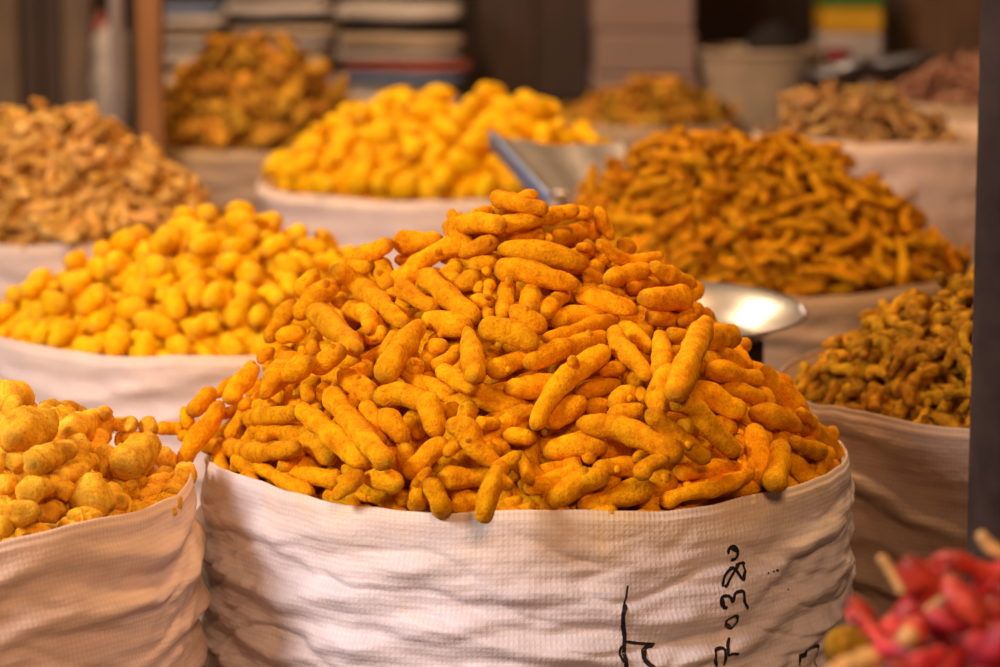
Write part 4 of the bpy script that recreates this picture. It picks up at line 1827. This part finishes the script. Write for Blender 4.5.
# crumpled pale bundle left of the post
def bundle(px0, px1, py0, d, mat, name, label, cat, seed, dep=0.2, z0=CT):
    a, b = at(px0, py0, d), at(px1, py0, d)
    w = b[0] - a[0]
    h = a[2] - z0
    mb = MB()
    v, f = [], []
    ns, nv = 40, 22
    for i in range(nv + 1):
        q = i / nv
        for j in range(ns):
            th = 2 * math.pi * j / ns
            prof_ = (0.86 + 0.14 * math.sin(min(1, q * 1.5) * math.pi)) * (1 - max(0, (q - 0.72) / 0.28) ** 2.4 * 0.85)
            k = prof_ * (1 + 0.14 * noise.noise(Vector((math.cos(th) * 1.8, math.sin(th) * 1.8, q * 5 + seed))) + 0.05 * noise.noise(Vector((math.cos(th) * 6, math.sin(th) * 6, q * 14 + seed))))
            v.append((w / 2 * k * math.cos(th), dep / 2 * k * math.sin(th), h * q))
    for i in range(nv):
        for j in range(ns):
            j2 = (j + 1) % ns
            f.append((i * ns + j, i * ns + j2, (i + 1) * ns + j2, (i + 1) * ns + j))
    f.append(tuple(range(ns))[::-1])
    f.append(tuple(nv * ns + j for j in range(ns)))
    mb.add(v, f)
    return link(name, mb.mesh(name, M[mat]), loc=((a[0] + b[0]) / 2, a[1] + dep / 2, z0), label=label, cat=cat)


bundle(82, 128, 24, 5.85, 'cloth_white', 'cloth_bundle', 'pale crumpled bundle between the shutters and the wooden post', 'bundle', 3.0)
bundle(88, 108, 12, 6.15, 'cloth_red', 'cloth_bundle', 'small rust red bundle peeping over the pale one', 'bundle', 5.0, dep=0.1)

# posts
a = at(137, 100, 4.55)
b = at(163, 100, 4.55)
mb = MB()
w = b[0] - a[0]
box(mb, 0, w, 0, w * 1.1, 0, 2.3, 0.004)
link('wooden_post', mb.mesh('wooden_post', M['post'], smooth=False), loc=(a[0], a[1], 0), label='orange brown square wooden post at the left behind the ginger heap', cat='post')
a = at(126, 100, 4.75)
mb = MB()
v, f = [], []
for i in range(40):
    z = i / 39 * 2.3
    for j in range(10):
        th_ = 2 * math.pi * j / 10
        r = 0.010 + 0.007 * max(0, noise.noise(Vector((0, 0, z * 9))))
        v.append((0.010 * noise.noise(Vector((1, 2, z * 5))) + r * math.cos(th_), r * math.sin(th_), z))
for i in range(39):
    for j in range(10):
        j2 = (j + 1) % 10
        f.append((i * 10 + j, i * 10 + j2, i * 10 + 10 + j2, i * 10 + 10 + j))
mb.add(v, f)
link('dark_rope', mb.mesh('dark_rope', M['cloth_dark']), loc=(a[0] + 0.014, a[1], 0), label='dark knotted rope hanging close to the left side of the wooden post', cat='rope')
a = at(118, 100, 4.9)
mb = MB()
lathe(mb, [(0, 0), (0.013, 0), (0.013, 2.3), (0, 2.3)], seg=20)
link('grey_pipe', mb.mesh('grey_pipe', M['cloth_white']), loc=(a[0], a[1], 0), label='pale grey upright pipe left of the wooden post', cat='pipe')

# planks of the shutters at the left back
xs = [(-60, -22, 'plankwood'), (-20, 18, 'plankwood'), (20, 38, 'darkwood'), (40, 60, 'darkwood'), (62, 92, 'plankwood')]
labs = ['grey brown shutter plank outside the left edge', 'grey brown shutter plank at the left edge of the picture', 'dark shutter plank, left of the two dark ones', 'dark shutter plank, right of the two dark ones', 'grey brown shutter plank next to the pale bundle']
for (x0, x1, mt), lb in list(zip(xs, labs))[1:]:
    a, b = at(x0, 60, 6.25), at(x1, 60, 6.25)
    mb = MB()
    box(mb, 0, b[0] - a[0], 0, 0.03, CT, 2.2, 0.004)
    link('shutter_plank', mb.mesh('shutter_plank', M[mt], smooth=False), loc=(a[0], a[1] + (0.03 if mt == 'darkwood' else 0), 0), label=lb, cat='plank')

# dark cupboard and mauve carton in the middle
cb = link('dark_cupboard', None, loc=(0, 0, 0), label='dark brown cupboard in the shadow behind the yellow heap', cat='cupboard')
a, b = at(478, 60, 6.3), at(596, 60, 6.3)
w = b[0] - a[0]
cb.location = (a[0], a[1], CT)
mb = MB()
box(mb, 0, w, 0.012, 0.4, 0, 1.1, 0.004)
link('body', mb.mesh('body', M['darkwood'], smooth=False), parent=cb)
for k in (0, 1):
    mb = MB()
    box(mb, w * (0.03 + 0.485 * k), w * (0.03 + 0.455 + 0.485 * k), 0, 0.011, 0.03, 1.07, 0.003)
    o = link('door', mb.mesh('door', M['darkwood'], smooth=False), parent=cb)
    mb = MB()
    lathe(mb, [(0, -0.012), (0.008, -0.012), (0.010, 0), (0, 0)], (w * (0.44 + 0.12 * k), -0.002, 0.5), seg=14)
    link('knob', mb.mesh('knob', M['tin']), parent=o)
for i, (y0, y1, lb) in enumerate(((118, 74, 'lowest mauve brown carton behind the golden heap'), (74, 30, 'middle mauve brown carton behind the golden heap'), (30, -14, 'topmost mauve brown carton, cut by the top edge'))):
    a, b = at(594 + 2 * (i % 2), y0, 5.75), at(698 - 2 * i, y1, 5.75)
    zlo = a[2]
    h = b[2] - zlo
    w = b[0] - a[0]
    if i == 0:
        zlo, h = CT, b[2] - CT
    c = link('carton', None, loc=(a[0], a[1], zlo), label=lb, cat='carton')
    c['group'] = 'cartons stacked behind the golden heap'
    mb = MB()
    box(mb, 0, w, 0, 0.26, 0, h - 0.003, 0.006)
    link('box_body', mb.mesh('box_body', M['mauve'], smooth=False), parent=c)
    mb = MB()
    box(mb, 0.004, w / 2 - 0.001, 0.004, 0.256, h - 0.003, h - 0.001, 0.0008)
    link('flap', mb.mesh('flap', M['mauve'], smooth=False), parent=c)
    mb = MB()
    box(mb, w / 2 + 0.001, w - 0.004, 0.004, 0.256, h - 0.003, h - 0.001, 0.0008)
    link('flap', mb.mesh('flap', M['mauve'], smooth=False), parent=c)

# shallow basket with dark contents, right back
a = at(762, 100, 5.75)
a[2] = CT
tz = at(762, 52, 5.75)[2]
hb = tz - CT
rb = (at(826, 60, 5.75) - at(700, 60, 5.75))[0] / 2
bk = link('round_basket', None, loc=(a[0], a[1] + rb * 0.5, CT), label='wide cream basket at the back, right of the mauve cartons', cat='basket')
mb = MB()
prof = []
for k in range(9):
    q = k / 8
    prof.append((rb * (0.66 + 0.34 * q ** 0.7), hb * q))
prof = [(0, 0)] + prof + [(rb * 1.02, hb + 0.004), (rb * 0.97, hb + 0.005)] + [(rb * (0.63 + 0.34 * (1 - k / 8) ** 0.7), hb * (1 - k / 8) + 0.006) for k in range(9)]
lathe(mb, prof, seg=64)
link('basket_wall', mb.mesh('basket_wall', M['cloth_cream']), parent=bk)
mb = MB()
lathe(mb, [(rb + 0.006 * math.cos(t), hb + 0.006 * math.sin(t)) for t in np.linspace(0, 2 * math.pi, 9)[:-1]], seg=64, closed=True)
link('rim', mb.mesh('rim', M['cloth_cream']), parent=bk)
o = bundle(735, 800, 24, 5.95, 'cloth_dark', 'dark_bundle', 'blackish bundle standing in the wide cream basket', 'bundle', 8.0, dep=0.14)
o.location.z = CT + 0.012
o.location.y = a[1] + rb * 0.55

# yellow and green tin box on a white one, red tin beside
a, b = at(822, 100, 6.1), at(882, 100, 6.1)
w = b[0] - a[0]
z1_ = at(850, 56, 6.1)[2]
z2_ = at(850, 33, 6.1)[2]
z3_ = at(850, 7, 6.1)[2]
mb = MB()
box(mb, 0, w, 0, 0.18, CT, z2_, 0.008)
link('white_box', mb.mesh('white_box', M['cloth_grey'], smooth=False), loc=(a[0], a[1], 0), label='greyish white box under the yellow box at the back', cat='box')
yb_ = link('yellow_box', None, loc=(a[0], a[1], z2_), label='yellow box with a green lid at the top edge of the picture', cat='box')
mb = MB()
box(mb, 0, w, 0, 0.18, 0, z3_ - z2_, 0.006)
link('box_body', mb.mesh('box_body', M['yellow'], smooth=False), parent=yb_)
mb = MB()
box(mb, -0.003, w + 0.003, -0.003, 0.183, z3_ - z2_, z3_ - z2_ + 0.03, 0.005)
link('lid', mb.mesh('lid', M['green'], smooth=False), parent=yb_)['label'] = 'green lid'
a, b = at(826, 60, 5.8), at(851, 60, 5.8)
rr = (b - a)[0] / 2
zt = at(838, 50, 5.8)[2]
mb = MB()
lathe(mb, [(0, 0), (rr * 0.96, 0), (rr, 0.004), (rr, zt - CT - 0.01), (rr * 1.03, zt - CT - 0.008), (rr * 1.03, zt - CT), (rr * 0.9, zt - CT + 0.002), (0, zt - CT + 0.002)], seg=36)
link('red_canister', mb.mesh('red_canister', M['redpaint']), loc=((a + b)[0] / 2, a[1], CT), label='deep red canister standing right of the cream basket', cat='canister')

# bigger pans at the right back
for (px0, px1, py, d, tilt, lb) in ((798, 880, 74, 5.35, -0.22, 'left of the two big steel pans at the right back, tilted'), (856, 935, 66, 5.55, -0.10, 'right of the two big steel pans, under the brown screen')):
    a, b = at(px0, py, d), at(px1, py, d)
    R = (b - a)[0] / 2
    mb = MB()
    lathe(mb, [(0, 0), (R * .55, 0), (R * .8, 0.018), (R * .97, 0.040), (R * 1.03, 0.042), (R * 1.03, 0.045), (R * .95, 0.043), (R * .78, 0.021), (R * .54, 0.003), (0, 0.003)], seg=64)
    c = (a + b) / 2
    h = c[2] - 0.03
    o = link('big_steel_pan', mb.mesh('big_steel_pan', M['steel']), loc=(c[0], c[1], h), label=lb, cat='pan')
    o.rotation_euler = (0, tilt, 0)
    mb = MB()
    hh = h - 0.006
    lathe(mb, [(0, 0), (R * .5, 0), (R * .5, hh), (R * .46, hh), (R * .46, 0.01), (0, 0.01)], seg=32)
    link('pan_stand', mb.mesh('pan_stand', M['tin']), loc=(c[0], c[1], 0), label='dark drum under the ' + lb.split(',')[0], cat='stand')
# brown screen at the far right
a, b = at(888, 100, 6.3), at(1060, 100, 6.3)
scr = link('wooden_screen', None, loc=(a[0], a[1], CT), label='brown wooden screen at the back behind the dark pole', cat='screen')
w = b[0] - a[0]
mb = MB()
box(mb, 0, w, 0, 0.02, 0.03, 1.2, 0.003)
M['screen'] = wood('mid_brown_wood', (0.15, 0.066, 0.022))
link('panel', mb.mesh('panel', M['screen'], smooth=False), parent=scr)
for x in (0, w - 0.03):
    mb = MB()
    box(mb, x, x + 0.03, -0.008, 0.028, 0, 1.22, 0.003)
    link('upright', mb.mesh('upright', M['darkwood'], smooth=False), parent=scr)

# ------------------------------------------------------------------ setting
mb = MB()
box(mb, -3.2, 3.2, -1.2, 8.0, -0.06, 0.0)
link('floor', mb.mesh('floor', M['floor'], smooth=False), kind='structure')
mb = MB()
box(mb, -3.2, 3.2, 7.6, 7.7, 0.0, 3.0)
link('wall_back', mb.mesh('wall_back', M['wall'], smooth=False), kind='structure')

# ------------------------------------------------------------------ light
w = bpy.data.worlds.new('world')
SC.world = w
w.use_nodes = True
bg = w.node_tree.nodes['Background']
bg.inputs[0].default_value = (1.0, 0.70, 0.47, 1)
bg.inputs[1].default_value = 0.06


def area(name, loc, tgt, size, power, col, sy=None):
    l = bpy.data.lights.new(name, 'AREA')
    l.energy = power
    l.color = col
    l.shape = 'RECTANGLE'
    l.size = size
    l.size_y = sy or size
    o = bpy.data.objects.new(name, l)
    COL.objects.link(o)
    o.location = loc
    o.rotation_euler = (Vector(tgt) - Vector(loc)).to_track_quat('-Z', 'Y').to_euler()
    return o


area('daylight_from_street', (-2.1, 0.7, 1.7), (-0.05, 2.2, 0.35), 0.7, 62, (0.98, 0.92, 0.97))
area('warm_lamp_over_stall', (0.35, 2.5, 1.9), (0.2, 2.6, 0.3), 0.3, 14, (1.0, 0.60, 0.28))
area('warm_fill_over_the_shoulder', (0.25, -0.1, 1.6), (0.25, 2.1, 0.3), 0.5, 25, (1.0, 0.56, 0.31))  # added warm fill just above the camera, no lamp seen there
area('warm_lamp_behind', (-0.7, 4.1, 2.0), (-0.5, 3.9, 0.3), 0.5, 26, (1.0, 0.72, 0.42))
area('lamp_at_back', (-0.5, 5.1, 1.9), (-0.5, 6.2, 0.4), 0.5, 10, (1.0, 0.76, 0.56))

SC.view_settings.view_transform = 'Standard'
SC.view_settings.look = 'None'
SC.view_settings.gamma = 1.0
SC.view_settings.use_curve_mapping = False
SC.view_settings.exposure = 0.35
